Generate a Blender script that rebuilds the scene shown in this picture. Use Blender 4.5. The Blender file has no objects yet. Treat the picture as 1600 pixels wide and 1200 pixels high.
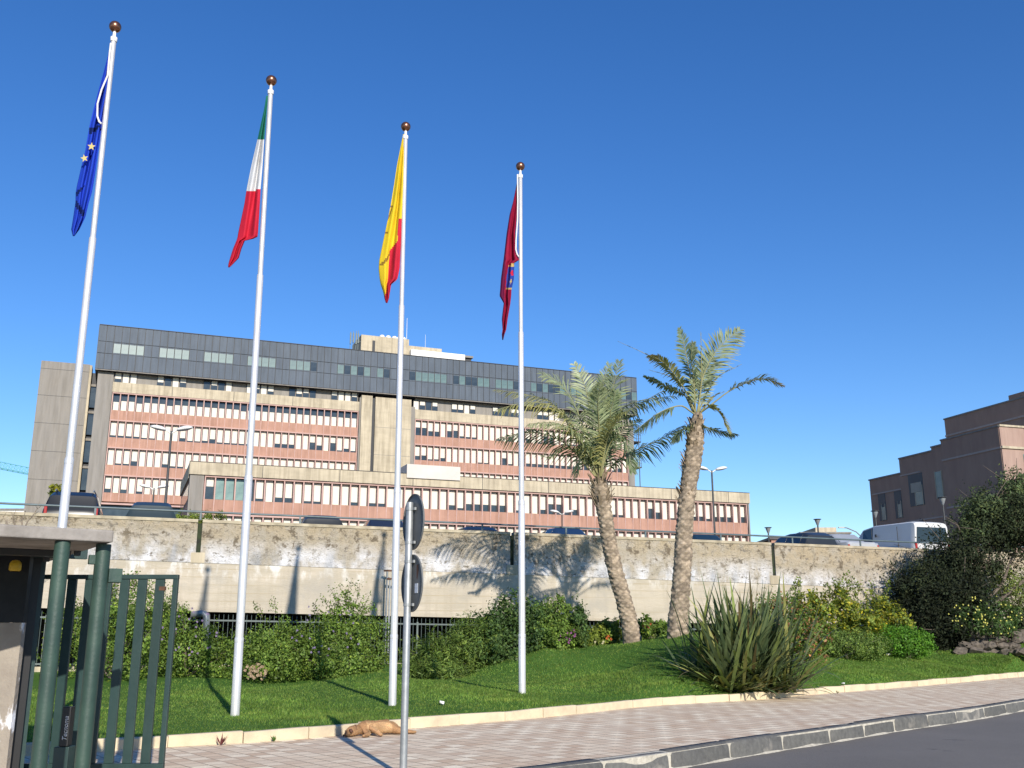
import bpy, bmesh, math, random
import numpy as np
from mathutils import Vector, Matrix
R = math.radians
sc = bpy.context.scene
COL = sc.collection
rnd = random.Random(7)

# ---------------------------------------------------------------- camera
F = 1555.0
PITCH = math.atan(F / 6268.0)
CH = 1.5
cd = bpy.data.cameras.new('camera'); cam = bpy.data.objects.new('camera', cd); COL.objects.link(cam)
cam.location = (0, 0, CH); cam.rotation_euler = (math.pi / 2 + PITCH, 0, 0)
cd.sensor_width = 36; cd.lens = 36 * F / 1600; cd.clip_end = 5000; cd.clip_start = .1
sc.camera = cam

# ---------------------------------------------------------------- light
SAZ, SEL = R(18.5), R(26)
SD = Vector((-math.sin(SAZ) * math.cos(SEL), math.cos(SAZ) * math.cos(SEL), -math.sin(SEL)))
w = bpy.data.worlds.new('World'); sc.world = w; w.use_nodes = True
nt = w.node_tree; bg = nt.nodes['Background']
sky = nt.nodes.new('ShaderNodeTexSky'); sky.sky_type = 'NISHITA'; sky.sun_disc = False
sky.sun_elevation = SEL; sky.sun_rotation = R(161.5)
sky.air_density = 1.0; sky.dust_density = 0.0; sky.ozone_density = 4.0; sky.altitude = 0
hs = nt.nodes.new('ShaderNodeHueSaturation'); hs.inputs['Saturation'].default_value = 1.24; hs.inputs['Hue'].default_value = .5105
nt.links.new(sky.outputs[0], hs.inputs['Color']); nt.links.new(hs.outputs[0], bg.inputs[0])
bg.inputs[1].default_value = 0.128
sl = bpy.data.lights.new('sun', 'SUN'); sl.energy = 4.9; sl.angle = R(.53); sl.color = (1, .93, .82)
so = bpy.data.objects.new('sun', sl); COL.objects.link(so); so.location = (20, -30, 30)
so.rotation_euler = SD.to_track_quat('-Z', 'Y').to_euler()
sc.view_settings.view_transform = 'Standard'; sc.view_settings.look = 'None'
sc.view_settings.exposure = 0.33; sc.view_settings.gamma = 1
sc.cycles.max_bounces = 6; sc.cycles.transparent_max_bounces = 8

# ---------------------------------------------------------------- measuring helpers
_c, _s = math.cos(PITCH), math.sin(PITCH)
def ray(x, y):
    u = (x - 800) / F; v = (600 - y) / F
    return Vector((u, _c - v * _s, _s + v * _c))
C0 = Vector((0, 0, CH))
def atY(x, y, Y): r = ray(x, y); return C0 + r * (Y / r.y)
def atz(x, y, z): r = ray(x, y); return C0 + r * ((z - CH) / r.z)
def scale_at(Y): return Y / F            # metres per photo pixel, roughly
def on_plane(O, u, x, y):                # hit on a vertical plane: (distance along u, z)
    n = Vector((-u.y, u.x, 0)); r = ray(x, y); k = (O - C0).dot(n) / r.dot(n); P = C0 + r * k
    return (P - O).dot(u), P.z, P

# ---------------------------------------------------------------- object helpers
def tag(o, label=None, cat=None, group=None, kind=None):
    if label: o['label'] = label
    if cat: o['category'] = cat
    if group: o['group'] = group
    if kind: o['kind'] = kind
    return o
def thing(name, loc, label, cat, group=None, rz=0):
    o = bpy.data.objects.new(name, None); COL.objects.link(o); o.location = loc; o.rotation_euler = (0, 0, rz)
    o.empty_display_size = .2
    return tag(o, label, cat, group)
def copy_tree(o, parent=None):
    c = o.copy(); COL.objects.link(c)
    if parent: c.parent = parent
    for ch in list(o.children): copy_tree(ch, c)
    return c
class MB:
    def __init__(s): s.v = []; s.f = []; s.m = []
    def add(s, vs, fs, m=0):
        b = len(s.v); s.v += [tuple(p) for p in vs]; s.f += [tuple(b + i for i in f) for f in fs]; s.m += [m] * len(fs)
    def box(s, x0, x1, y0, y1, z0, z1, m=0):
        s.add([(x0,y0,z0),(x1,y0,z0),(x1,y1,z0),(x0,y1,z0),(x0,y0,z1),(x1,y0,z1),(x1,y1,z1),(x0,y1,z1)],
              [(0,3,2,1),(4,5,6,7),(0,1,5,4),(1,2,6,5),(2,3,7,6),(3,0,4,7)], m)
    def bar(s, a, b, w, h=None, m=0, up=(0,0,1)):
        h = h or w; a = Vector(a); b = Vector(b); d = (b - a).normalized(); upv = Vector(up)
        if abs(d.dot(upv)) > .95: upv = Vector((0,1,0)) if abs(d.y) < .9 else Vector((1,0,0))
        x = d.cross(upv).normalized(); y = x.cross(d)
        vs = [p + x * (i * w / 2) + y * (j * h / 2) for p in (a, b) for i, j in ((-1,-1),(1,-1),(1,1),(-1,1))]
        s.add(vs, [(0,1,2,3),(7,6,5,4),(0,4,5,1),(1,5,6,2),(2,6,7,3),(3,7,4,0)], m)
    def tube(s, pts, rad, n=10, m=0, caps=True):
        pts = [Vector(p) for p in pts]; k = len(pts)
        if not hasattr(rad, '__len__'): rad = [rad] * k
        vs = []; px = None
        for i, p in enumerate(pts):
            d = (pts[min(i + 1, k - 1)] - pts[max(i - 1, 0)])
            d = d.normalized() if d.length > 1e-9 else Vector((0,0,1))
            if px is None: px = d.orthogonal().normalized()
            x = (px - d * px.dot(d)); x = x.normalized() if x.length > 1e-6 else d.orthogonal().normalized(); px = x; y = d.cross(x)
            for j in range(n):
                a = 2 * math.pi * j / n; vs.append(p + (x * math.cos(a) + y * math.sin(a)) * rad[i])
        fs = [(i*n+j, i*n+(j+1)%n, (i+1)*n+(j+1)%n, (i+1)*n+j) for i in range(k-1) for j in range(n)]
        if caps: fs += [tuple(range(n))[::-1], tuple((k-1)*n + j for j in range(n))]
        s.add(vs, fs, m)
    def lathe(s, prof, n=24, m=0, o=(0,0,0)):
        vs = [(o[0] + r * math.cos(2*math.pi*j/n), o[1] + r * math.sin(2*math.pi*j/n), o[2] + z) for r, z in prof for j in range(n)]
        k = len(prof)
        s.add(vs, [(i*n+j, i*n+(j+1)%n, (i+1)*n+(j+1)%n, (i+1)*n+j) for i in range(k-1) for j in range(n)], m)
    def prism(s, poly, y0, y1, m=0):      # polygon in x,z swept along y
        n = len(poly); vs = [(x, y0, z) for x, z in poly] + [(x, y1, z) for x, z in poly]
        s.add(vs, [tuple(range(n)), tuple(range(2*n-1, n-1, -1))] + [(i, n+i, n+(i+1)%n, (i+1)%n) for i in range(n)], m)
    def build(s, name, mats, parent=None, smooth=False, world=False, bevel=0, kind=None):
        me = bpy.data.meshes.new(name); off = parent.location if (parent and world) else Vector((0,0,0))
        me.from_pydata([tuple(Vector(p) - off) for p in s.v], [], s.f)
        for m in (mats if isinstance(mats, (list, tuple)) else [mats]): me.materials.append(m)
        if any(s.m): me.polygons.foreach_set('material_index', s.m)
        if smooth: me.polygons.foreach_set('use_smooth', [True] * len(me.polygons))
        bm = bmesh.new(); bm.from_mesh(me); bmesh.ops.recalc_face_normals(bm, faces=bm.faces)
        bm.to_mesh(me); bm.free(); me.update()
        o = bpy.data.objects.new(name, me); COL.objects.link(o)
        if parent: o.parent = parent
        if bevel:
            b = o.modifiers.new('bevel', 'BEVEL'); b.width = bevel; b.segments = 2; b.limit_method = 'ANGLE'
        if kind: o['kind'] = kind
        return o
def np_obj(name, v, f, mat, parent=None, tint=None, smooth=False, kind=None):
    v = np.asarray(v, np.float32).reshape(-1, 3); f = np.asarray(f, np.int32); k = f.shape[1]
    me = bpy.data.meshes.new(name); me.vertices.add(len(v)); me.vertices.foreach_set('co', v.ravel())
    me.loops.add(f.size); me.loops.foreach_set('vertex_index', f.ravel())
    me.polygons.add(len(f)); me.polygons.foreach_set('loop_start', np.arange(0, f.size, k, dtype=np.int32))
    me.polygons.foreach_set('loop_total', np.full(len(f), k, np.int32))
    if tint is not None:
        a = me.color_attributes.new('tint', 'FLOAT_COLOR', 'POINT')
        t = np.ones((len(v), 4), np.float32); t[:, :3] = tint; a.data.foreach_set('color', t.ravel())
    me.update(calc_edges=True); me.validate()
    if smooth: me.polygons.foreach_set('use_smooth', np.ones(len(f), bool))
    for m in (mat if isinstance(mat, (list, tuple)) else [mat]): me.materials.append(m)
    o = bpy.data.objects.new(name, me); COL.objects.link(o)
    if parent: o.parent = parent
    if kind: o['kind'] = kind
    return o

# ---------------------------------------------------------------- materials
def nodes(name, rough=.7, metal=0, spec=None):
    m = bpy.data.materials.new(name); m.use_nodes = True; n = m.node_tree; b = n.nodes['Principled BSDF']
    b.inputs['Roughness'].default_value = rough; b.inputs['Metallic'].default_value = metal
    if spec is not None: b.inputs['Specular IOR Level'].default_value = spec
    return m, n, b
def N(n, t, **k):
    x = n.nodes.new(t)
    for a, v in k.items():
        if a in x.inputs: x.inputs[a].default_value = v
        else: setattr(x, a, v)
    return x
def mix(n, fac, a, b, mode='MIX'):
    x = n.nodes.new('ShaderNodeMix'); x.data_type = 'RGBA'; x.blend_type = mode
    def st(i, v):
        if isinstance(v, bpy.types.NodeSocket): n.links.new(v, x.inputs[i])
        elif isinstance(v, (int, float)): x.inputs[i].default_value = v
        else: x.inputs[i].default_value = (*v, 1)
    st(0, fac); st(6, a); st(7, b); return x.outputs[2]
def ramp(n, src, p0, p1, c0=(0,0,0,1), c1=(1,1,1,1)):
    r = n.nodes.new('ShaderNodeValToRGB'); r.color_ramp.elements[0].position = p0; r.color_ramp.elements[1].position = p1
    r.color_ramp.elements[0].color = c0; r.color_ramp.elements[1].color = c1
    n.links.new(src, r.inputs[0]); return r.outputs[0]
def noise(n, scale, detail=5, vec=None, rough=.6, sc3=None):
    t = N(n, 'ShaderNodeTexNoise'); t.inputs['Scale'].default_value = scale; t.inputs['Detail'].default_value = detail
    t.inputs['Roughness'].default_value = rough
    tc = N(n, 'ShaderNodeTexCoord'); src = vec or tc.outputs['Object']
    if sc3:
        mp = N(n, 'ShaderNodeMapping'); mp.inputs['Scale'].default_value = sc3; n.links.new(src, mp.inputs[0]); src = mp.outputs[0]
    n.links.new(src, t.inputs['Vector']); return t.outputs[0]
def bump(n, b, h, strength=.3, dist=.02):
    x = N(n, 'ShaderNodeBump'); x.inputs['Strength'].default_value = strength; x.inputs['Distance'].default_value = dist
    n.links.new(h, x.inputs['Height']); n.links.new(x.outputs[0], b.inputs['Normal'])
def pm(name, c1, c2=None, scale=3, rough=.7, metal=0, bmp=0, bscale=30, lo=.35, hi=.65, sc3=None, spec=None, streak=0):
    m, n, b = nodes(name, rough, metal, spec); c2 = c2 or tuple(x * .85 for x in c1)
    o = mix(n, ramp(n, noise(n, scale, sc3=sc3), lo, hi), c1, c2)
    if streak:
        k_ = 1 - streak; st = ramp(n, noise(n, 1.3, 7, sc3=(2.2,2.2,.16)), .42, .72, (1,1,1,1), (k_,k_*.98,k_*.94,1)); o = mix(n, 1.0, o, st, 'MULTIPLY')
    n.links.new(o, b.inputs['Base Color'])
    if bmp: bump(n, b, noise(n, bscale), bmp, .02)
    return m
def leafmat(name, col, var=.25, trans=.35, rough=.55):
    m, n, b = nodes(name, rough, 0, .3); at = N(n, 'ShaderNodeAttribute'); at.attribute_name = 'tint'
    o = mix(n, 1.0, at.outputs['Color'], col, 'MULTIPLY')
    ns = ramp(n, noise(n, 2.5, 3), .35, .65, (1 - var,) * 3 + (1,), (1 + var * .6,) * 3 + (1,))
    o = mix(n, 1.0, o, ns, 'MULTIPLY'); n.links.new(o, b.inputs['Base Color'])
    tr = N(n, 'ShaderNodeBsdfTranslucent'); n.links.new(mix(n, 1.0, o, (1.1, 1.25, .6), 'MULTIPLY'), tr.inputs[0])
    ms = N(n, 'ShaderNodeMixShader'); ms.inputs[0].default_value = trans
    n.links.new(b.outputs[0], ms.inputs[1]); n.links.new(tr.outputs[0], ms.inputs[2])
    n.links.new(ms.outputs[0], n.nodes['Material Output'].inputs[0]); return m

M = {}
M['beige'] = pm('concrete_beige', (.50,.43,.31), (.42,.36,.26), .6, .85, bmp=.2, bscale=8, sc3=(1,1,2.5), streak=.35)
M['grey_con'] = pm('concrete_grey', (.255,.235,.21), (.22,.205,.185), .5, .9, bmp=.1, bscale=8, sc3=(4,4,.6), streak=.2)
M['pink'] = pm('pink_render', (.43,.245,.18), (.37,.205,.15), .7, .85, bmp=.1, streak=.28)
M['pinkfin'] = pm('pink_fin', (.50,.33,.285), (.42,.27,.235), .8, .8)
M['slate'] = pm('slate_panel', (.085,.108,.140), (.064,.084,.112), .5, .7, streak=.25, sc3=(1,1,.5))
M['seam'] = pm('seam_dark', (.02,.022,.028), None, 1, .6)
M['glass'] = pm('glass_dark', (.025,.035,.045), (.05,.065,.075), .8, .12, spec=.6)
M['glassg'] = pm('glass_green', (.20,.30,.27), (.12,.19,.18), .9, .2, spec=.6)
M['glassdim'] = pm('glass_teal', (.13,.20,.19), (.08,.13,.135), .9, .25, spec=.5)
M['boxcream'] = pm('box_cream', (.58,.53,.48), (.52,.47,.42), 1, .7)
M['blind'] = pm('blind_cream', (.66,.62,.54), (.60,.56,.48), .5, .75)
M['white'] = pm('white_paint', (.74,.73,.70), (.66,.65,.62), 1.2, .5)
M['dark'] = pm('dark_metal', (.03,.032,.035), (.05,.05,.05), 3, .5)
M['brick'] = pm('brown_brick', (.34,.225,.165), (.28,.18,.135), .5, .9, bmp=.2, bscale=14, sc3=(3,3,.8))
M['tealglass'] = pm('shutter_teal', (.035,.06,.07), (.05,.08,.09), 1, .5)
M['shutter'] = pm('roller_shutter', (.36,.33,.26), (.31,.28,.22), 3, .7)
M['alu'] = pm('pole_aluminium', (.74,.73,.72), (.64,.63,.62), 2, .36, metal=.42, streak=.16)
M['copper'] = pm('copper_ball', (.33,.15,.09), (.24,.11,.07), 4, .3, metal=.85)
M['galv'] = pm('galvanised_steel', (.34,.355,.36), (.26,.275,.28), 14, .5, metal=.45)
M['signback'] = pm('sign_back_grey', (.12,.125,.125), (.085,.09,.09), 5, .6)
M['signred'] = pm('sign_red', (.5,.03,.03), None, 3, .4)
M['sticker'] = pm('sticker', (.45,.5,.58), (.7,.72,.75), 60, .5)
M['rust'] = pm('rust', (.13,.055,.03), (.07,.035,.02), 10, .9)
M['gate'] = pm('gate_green', (.015,.040,.038), (.022,.050,.046), 5, .45, bmp=.1, streak=.25)
M['tubeg'] = pm('column_green', (.040,.078,.058), (.024,.052,.042), 3, .5, bmp=.15, streak=.3)
M['slab'] = pm('slab_concrete', (.34,.31,.28), (.22,.20,.18), 4, .9, bmp=.4, bscale=20, streak=.35)
M['rope'] = pm('rope_white', (.75,.73,.7), None, 3, .8)
M['fence'] = pm('fence_paint', (.11,.14,.13), (.08,.10,.097), 4, .5)
M['rail'] = pm('rail_bluegrey', (.11,.15,.16), (.08,.11,.12), 2, .45)
M['black'] = pm('black_plastic', (.012,.012,.013), None, 4, .5)
M['letter'] = pm('letter_white', (.6,.6,.6), None, 4, .5)
M['coping'] = pm('coping_concrete', (.46,.40,.29), (.27,.23,.16), 2.2, .95, bmp=.6, bscale=9)
M['lens'] = pm('lamp_lens', (.72,.72,.70), None, 3, .3)
M['teal'] = pm('crane_teal', (.14,.46,.38), (.12,.40,.34), 3, .5)
M['soil'] = pm('soil', (.10,.075,.05), (.06,.045,.03), 6, .95, bmp=.5)
M['stone'] = pm('rock_stone', (.17,.14,.11), (.07,.06,.05), 5, .95, bmp=.6, bscale=12)
M['tyre'] = pm('tyre', (.015,.015,.015), None, 3, .8)
M['rim'] = pm('rim', (.4,.4,.4), None, 3, .35, metal=.7)
M['tail'] = pm('tail_light', (.35,.02,.015), None, 3, .25)
M['carglass'] = pm('car_glass', (.015,.022,.027), None, 3, .06, spec=.7)
M['plate'] = pm('number_plate', (.7,.7,.68), None, 3, .5)
M['paper'] = pm('paper', (.75,.73,.7), None, 3, .8)
M['bark'] = pm('bark', (.16,.13,.10), (.09,.07,.055), 8, .95, bmp=.5)
M['terrace'] = pm('terrace_asphalt', (.07,.07,.07), (.05,.05,.05), 1, .9)
M['twig'] = pm('dry_twig', (.26,.21,.16), (.18,.14,.11), 8, .9)

def paving():
    m, n, b = nodes('paving', .85); tc = N(n, 'ShaderNodeTexCoord'); mp = N(n, 'ShaderNodeMapping')
    mp.inputs['Rotation'].default_value = (0, 0, R(52)); n.links.new(tc.outputs['Object'], mp.inputs[0])
    def br(c1, c2, mort, off):
        t = N(n, 'ShaderNodeTexBrick'); t.offset = off; t.inputs['Scale'].default_value = 1
        t.inputs['Brick Width'].default_value = .25; t.inputs['Row Height'].default_value = .25
        t.inputs['Mortar Size'].default_value = .012; t.inputs['Color1'].default_value = (*c1, 1); t.inputs['Color2'].default_value = (*c2, 1)
        t.inputs['Mortar'].default_value = (*mort, 1); t.inputs['Bias'].default_value = .0
        n.links.new(mp.outputs[0], t.inputs['Vector']); return t
    t = br((.93,.82,.62), (.70,.535,.37), (.38,.29,.20), 0)
    t2 = N(n, 'ShaderNodeTexChecker'); t2.inputs['Scale'].default_value = 4.0
    t2.inputs['Color1'].default_value = (1,1,1,1); t2.inputs['Color2'].default_value = (.86,.82,.80,1)
    n.links.new(mp.outputs[0], t2.inputs['Vector'])
    o = mix(n, 1.0, t.outputs['Color'], t2.outputs['Color'], 'MULTIPLY')
    o = mix(n, ramp(n, noise(n, .7, 6), .45, .9), o, (.60,.47,.34))
    o = mix(n, ramp(n, noise(n, 40, 3), .3, .7), o, mix(n, 1.0, o, (.8,.78,.76), 'MULTIPLY'))
    n.links.new(o, b.inputs['Base Color']); bump(n, b, t.outputs['Fac'], -.5, .006); return m
M['paving'] = paving()
def asphalt():
    m, n, b = nodes('road_asphalt', .9)
    o = mix(n, ramp(n, noise(n, .35, 5), .35, .7), (.105,.095,.086), (.14,.127,.115))
    o = mix(n, ramp(n, noise(n, 120, 2), .45, .75), o, (.21,.195,.17))
    o = mix(n, ramp(n, noise(n, .8, 8, rough=.7), .62, .68), o, (.06,.054,.05))
    o = mix(n, ramp(n, noise(n, 1.6, 9, rough=.8, sc3=(1,3,1)), .60, .72), o, (.20,.18,.155)); n.links.new(o, b.inputs['Base Color'])
    bump(n, b, noise(n, 90, 3), .5, .01); return m
M['road'] = asphalt()
def kerbmat():
    m, n, b = nodes('kerb_basalt', .85); at = N(n, 'ShaderNodeAttribute'); at.attribute_name = 'tint'
    o = mix(n, ramp(n, noise(n, 12, 6), .3, .7), (.125,.122,.112), (.075,.073,.069))
    o = mix(n, ramp(n, noise(n, 2.2, 5), .6, .75), o, (.24,.22,.19))
    o = mix(n, 1.0, o, at.outputs['Color'], 'MULTIPLY')
    n.links.new(o, b.inputs['Base Color']); bump(n, b, noise(n, 25, 5), .6, .02); return m
M['kerb'] = kerbmat()
M['mortar'] = pm('kerb_mortar', (.55,.51,.42), (.36,.33,.27), 9, .95, bmp=.6)
M['edging'] = pm('edging_concrete', (.60,.50,.34), (.44,.36,.25), 2.2, .9, bmp=.3, bscale=18, lo=.45, hi=.75)
def wallmat(upper):
    m, n, b = nodes('wall_upper' if upper else 'wall_lower', .92); tc = N(n, 'ShaderNodeTexCoord')
    sx = N(n, 'ShaderNodeSeparateXYZ'); n.links.new(tc.outputs['Object'], sx.inputs[0])
    base = mix(n, ramp(n, noise(n, .9, 5, sc3=(.5,.5,3)), .35, .65), (.48,.42,.335), (.38,.335,.26))
    def mr(a, bb, x, y):
        r = N(n, 'ShaderNodeMapRange'); r.inputs[1].default_value = a; r.inputs[2].default_value = bb
        r.inputs[3].default_value = x; r.inputs[4].default_value = y; n.links.new(sx.outputs[2], r.inputs[0]); return r.outputs[0]
    def mul(a, c):
        r = N(n, 'ShaderNodeMath', operation='MULTIPLY'); n.links.new(a, r.inputs[0]); n.links.new(c, r.inputs[1]); return r.outputs[0]
    if upper:
        base = mix(n, mul(mr(.3, 1.3, 0, 1), ramp(n, noise(n, 1.7, 6), .38, .56)), base, (.43,.35,.235))
        base = mix(n, mul(mr(.95, .3, 0, 1), ramp(n, noise(n, 1.3, 7, sc3=(1,1,.7)), .40, .58)), base, (.72,.71,.72))
        base = mix(n, mul(mr(.1, .8, 0, 1), ramp(n, noise(n, 2.3, 8, rough=.7), .54, .60)), base, (.17,.135,.09))
        base = mix(n, ramp(n, noise(n, 3.0, 8, rough=.75, sc3=(1,1,1.8)), .56, .61), base, (.20,.175,.14))
        base = mix(n, mul(mr(.65, .2, 0, 1), ramp(n, noise(n, 1.1, 5, sc3=(1,1,.25)), .5, .68)), base, (.33,.34,.36))
        vo = N(n, 'ShaderNodeTexVoronoi', feature='DISTANCE_TO_EDGE'); vo.inputs['Scale'].default_value = 1.5
        wp = N(n, 'ShaderNodeVectorMath', operation='ADD'); nz = N(n, 'ShaderNodeTexNoise'); nz.inputs['Scale'].default_value = 3; nz.inputs['Detail'].default_value = 6
        n.links.new(tc.outputs['Object'], nz.inputs['Vector']); n.links.new(tc.outputs['Object'], wp.inputs[0]); n.links.new(nz.outputs['Color'], wp.inputs[1]); n.links.new(wp.outputs[0], vo.inputs['Vector'])
        ck = ramp(n, vo.outputs['Distance'], .0, .022, (1,1,1,1), (0,0,0,1))
        base = mix(n, mul(mul(mr(.5, .9, 0, 1), ck), ramp(n, noise(n, 1.1, 3), .45, .6)), base, (.13,.10,.07))
        base = mix(n, mul(mr(1.5, .1, 1, .1), ramp(n, noise(n, 2.6, 6, sc3=(2.2,1,.12)), .56, .7)), base, (.33,.28,.20))
        bump(n, b, noise(n, 4.5, 9, rough=.75), 1.0, .14)
    else:
        wv = N(n, 'ShaderNodeTexWave', wave_type='BANDS', bands_direction='Z'); wv.inputs['Scale'].default_value = 1.2
        wv.inputs['Distortion'].default_value = .25; wv.inputs['Detail'].default_value = 2
        n.links.new(tc.outputs['Object'], wv.inputs['Vector'])
        ln = ramp(n, wv.outputs[0], .0, .07, (1,1,1,1), (0,0,0,1))
        gate = ramp(n, noise(n, .5, 3, sc3=(.5,.5,4)), .40, .6)
        base = mix(n, mul(ln, gate), base, (.36,.30,.21))
        base = mix(n, mul(mr(-.5, 0, 0, 1), ramp(n, noise(n, 2.2, 6, sc3=(1,1,.5)), .5, .6)), base, (.64,.62,.58))
        base = mix(n, ramp(n, noise(n, 1.0, 6, sc3=(3,3,.25)), .5, .75), base, (.36,.31,.235))
        base = mix(n, ramp(n, noise(n, .55, 8, rough=.7), .50, .66), base, (.36,.325,.27))
        bump(n, b, noise(n, 6, 7, sc3=(1,1,4)), .4, .03)
    n.links.new(base, b.inputs['Base Color']); return m
M['wallup'] = wallmat(True); M['walllow'] = wallmat(False)
def lawnmat():
    m, n, b = nodes('lawn', .95, spec=.1)
    o = mix(n, ramp(n, noise(n, .6, 6), .35, .65), (.06,.135,.02), (.09,.18,.032))
    o = mix(n, ramp(n, noise(n, 30, 4), .3, .7), o, (.035,.085,.014)); n.links.new(o, b.inputs['Base Color']); return m
M['lawn'] = lawnmat()
M['grass'] = leafmat('grass_blade', (.165,.285,.045), .3, .35)
M['leaf_a'] = leafmat('leaf_mid', (.145,.232,.042), .3)
M['leaf_b'] = leafmat('leaf_dark', (.068,.125,.036), .3)
M['leaf_c'] = leafmat('leaf_rosemary', (.135,.21,.045), .3)
M['leaf_d'] = leafmat('leaf_tree_shaded', (.027,.040,.016), .4, .10, .85)  # dark leaf colour stands in for shade falling on the tree
M['leaf_e'] = leafmat('leaf_yellow', (.17,.23,.04), .3)
M['leaf_f'] = leafmat('leaf_bright', (.09,.22,.02), .25)
M['palm'] = leafmat('palm_leaflet', (.27,.30,.185), .25, .25, .45)
M['rachis'] = pm('palm_rachis', (.26,.25,.11), (.20,.19,.08), 3, .6)
M['flax'] = leafmat('flax_blade', (.12,.155,.07), .25, .2, .4)
M['petal'] = leafmat('petal', (1,1,1), .1, .3)
def trunkmat():
    m, n, b = nodes('palm_trunk', .95); at = N(n, 'ShaderNodeAttribute'); at.attribute_name = 'tint'
    o = mix(n, ramp(n, noise(n, 9, 7, rough=.7), .3, .7), (.44,.36,.27), (.25,.195,.14))
    o = mix(n, 1.0, o, at.outputs['Color'], 'MULTIPLY'); n.links.new(o, b.inputs['Base Color'])
    bump(n, b, noise(n, 30, 6, sc3=(1,1,.5)), .8, .03); return m
M['trunk'] = trunkmat()
# ================================================================ GROUND
def spline(pts, n):
    P = np.array([[p[0], p[1]] for p in pts]); d = np.r_[0, np.cumsum(np.hypot(*np.diff(P, axis=0).T))]
    t = np.linspace(0, d[-1], n); return np.c_[np.interp(t, d, P[:, 0]), np.interp(t, d, P[:, 1])]
def smooth(P, k=2):
    P = P.copy()
    for _ in range(k): P[1:-1] = (P[:-2] + 2 * P[1:-1] + P[2:]) / 4
    return P
EDGE_PX = [(-700,1236),(0,1184),(264,1167),(400,1161),(527,1150),(647,1137),(780,1128),(880,1118),(1013,1103),(1113,1097),(1180,1094),(1240,1088),(1297,1083),(1380,1077),(1493,1067),(1600,1057),(1720,1049)]
EDGE = smooth(spline([atz(x, y, 0) for x, y in EDGE_PX], 161), 6)
KERB_PX = [(-1500,1500),(0,1320),(400,1260),(650,1220),(820,1198),(997,1177),(1163,1152),(1290,1135),(1393,1120),(1500,1107),(1600,1091),(1760,1071)]
KERB = smooth(spline([atz(x, y, 0) for x, y in KERB_PX], 201), 8)
def strip(name, A, B, za, zb, mat, nx=1):
    v = []; f = []
    for i in range(len(A)):
        for j in range(nx + 1):
            t = j / nx; v.append((A[i][0]*(1-t)+B[i][0]*t, A[i][1]*(1-t)+B[i][1]*t, za*(1-t)+zb*t))
    for i in range(len(A)-1):
        for j in range(nx): a = i*(nx+1)+j; f.append((a, a+nx+1, a+nx+2, a+1))
    mb = MB(); mb.add(v, f); return mb.build(name, mat, kind='structure')
mb = MB(); mb.add([(-1500,-300,-.22),(1500,-300,-.22),(1500,2500,-.22),(-1500,2500,-.22)], [(0,1,2,3)])
mb.build('road', M['road'], kind='structure')
def offset(P, d):
    t = np.gradient(P, axis=0); t /= np.hypot(t[:, 0], t[:, 1])[:, None]; return P + np.c_[-t[:, 1], t[:, 0]] * d
KA = KERB; n_ = len(KERB)
E2 = spline(EDGE, n_)
strip('pavement', KA, E2, 0.0, 0.0, M['paving'], 4)
# kerb: individual basalt blocks with mortar joints
def kerb_blocks():
    d = np.r_[0, np.cumsum(np.hypot(*np.diff(KERB, axis=0).T))]; L = d[-1]
    fr = offset(KERB, -.20); v = []; f = []; tint = []
    def pt(P, t): return np.array([np.interp(t, d, P[:, 0]), np.interp(t, d, P[:, 1])])
    t = 0; r = random.Random(3); joints = []
    while t < L:
        ln = r.uniform(1.2, 1.5); a, b_ = t + .022, min(t + ln - .022, L); h = r.uniform(-.008, .012); tv = r.uniform(.7, 1.25)
        if r.random() < .3: tv *= 1.25
        A0, A1, F0, F1 = pt(KERB, a), pt(KERB, b_), pt(fr, a), pt(fr, b_); fo = r.uniform(-.012, .012)
        nn = (F0 - A0) / np.linalg.norm(F0 - A0)
        prof = [(-.0, -.2), (0, h), (.15, h), (.178, h-.014), (.195 + fo, h-.045), (.215 + fo, -.24)]
        base = len(v); segs = 5
        for k in range(segs + 1):
            q = (0, .02, .35, .65, .98, 1)[k]; P = A0 * (1-q) + A1 * q; e = .012 if k in (0, segs) else 0
            for s_, z in prof: v.append((*(P + nn * (s_ - (e if s_ > .15 else 0))), z - (e if z > -.15 else 0) + r.uniform(-.002,.002))); tint.append((tv, tv, tv * r.uniform(.97,1)))
        m = len(prof)
        for k in range(segs):
            for j in range(m - 1): f.append((base+k*m+j, base+(k+1)*m+j, base+(k+1)*m+j+1, base+k*m+j+1))
        f.append((base, base+1, base+2, base+3)); f.append((base+3, base+4, base+5, base))
        q = base + segs*m; f.append((q+3, q+2, q+1, q)); f.append((q, q+5, q+4, q+3))
        t += ln
    return np_obj('kerb', v, f, M['kerb'], tint=np.array(tint), kind='structure')
kerb_blocks()
# mortar bed between and under the blocks
fr = offset(KERB, -.187); fr2 = offset(KERB, -.245); mbm = MB(); v = []; f = []
rr = random.Random(4)
for i in range(n_):
    j = .02*math.sin(i*.9) + rr.uniform(-.012, .012)
    fo = fr[i] + (fr2[i] - fr[i]) * (1 + j / .08)
    v += [(*KERB[i], -.003), (*fr[i], -.012), (*fr[i], -.19 + j * .5), (*fo, -.217)]
for i in range(n_ - 1):
    for j in range(3): a = i * 4 + j; f.append((a, a+4, a+5, a+1))
mbm.add(v, f); mbm.build('kerb_mortar', M['mortar'], kind='structure')

# ---------------------------------------------------------------- wall line
W0 = atY(0, 880, 31.6); W1 = atY(1600, 900, 44.5); W0.z = W1.z = 0
WU = (W1 - W0).normalized(); WN = Vector((WU.y, -WU.x, 0))      # WN points towards the camera
def wall_hit(x, y): s_, z, P = on_plane(W0, WU, x, y); return s_, z
WANG = math.atan2(WU.y, WU.x)

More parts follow.
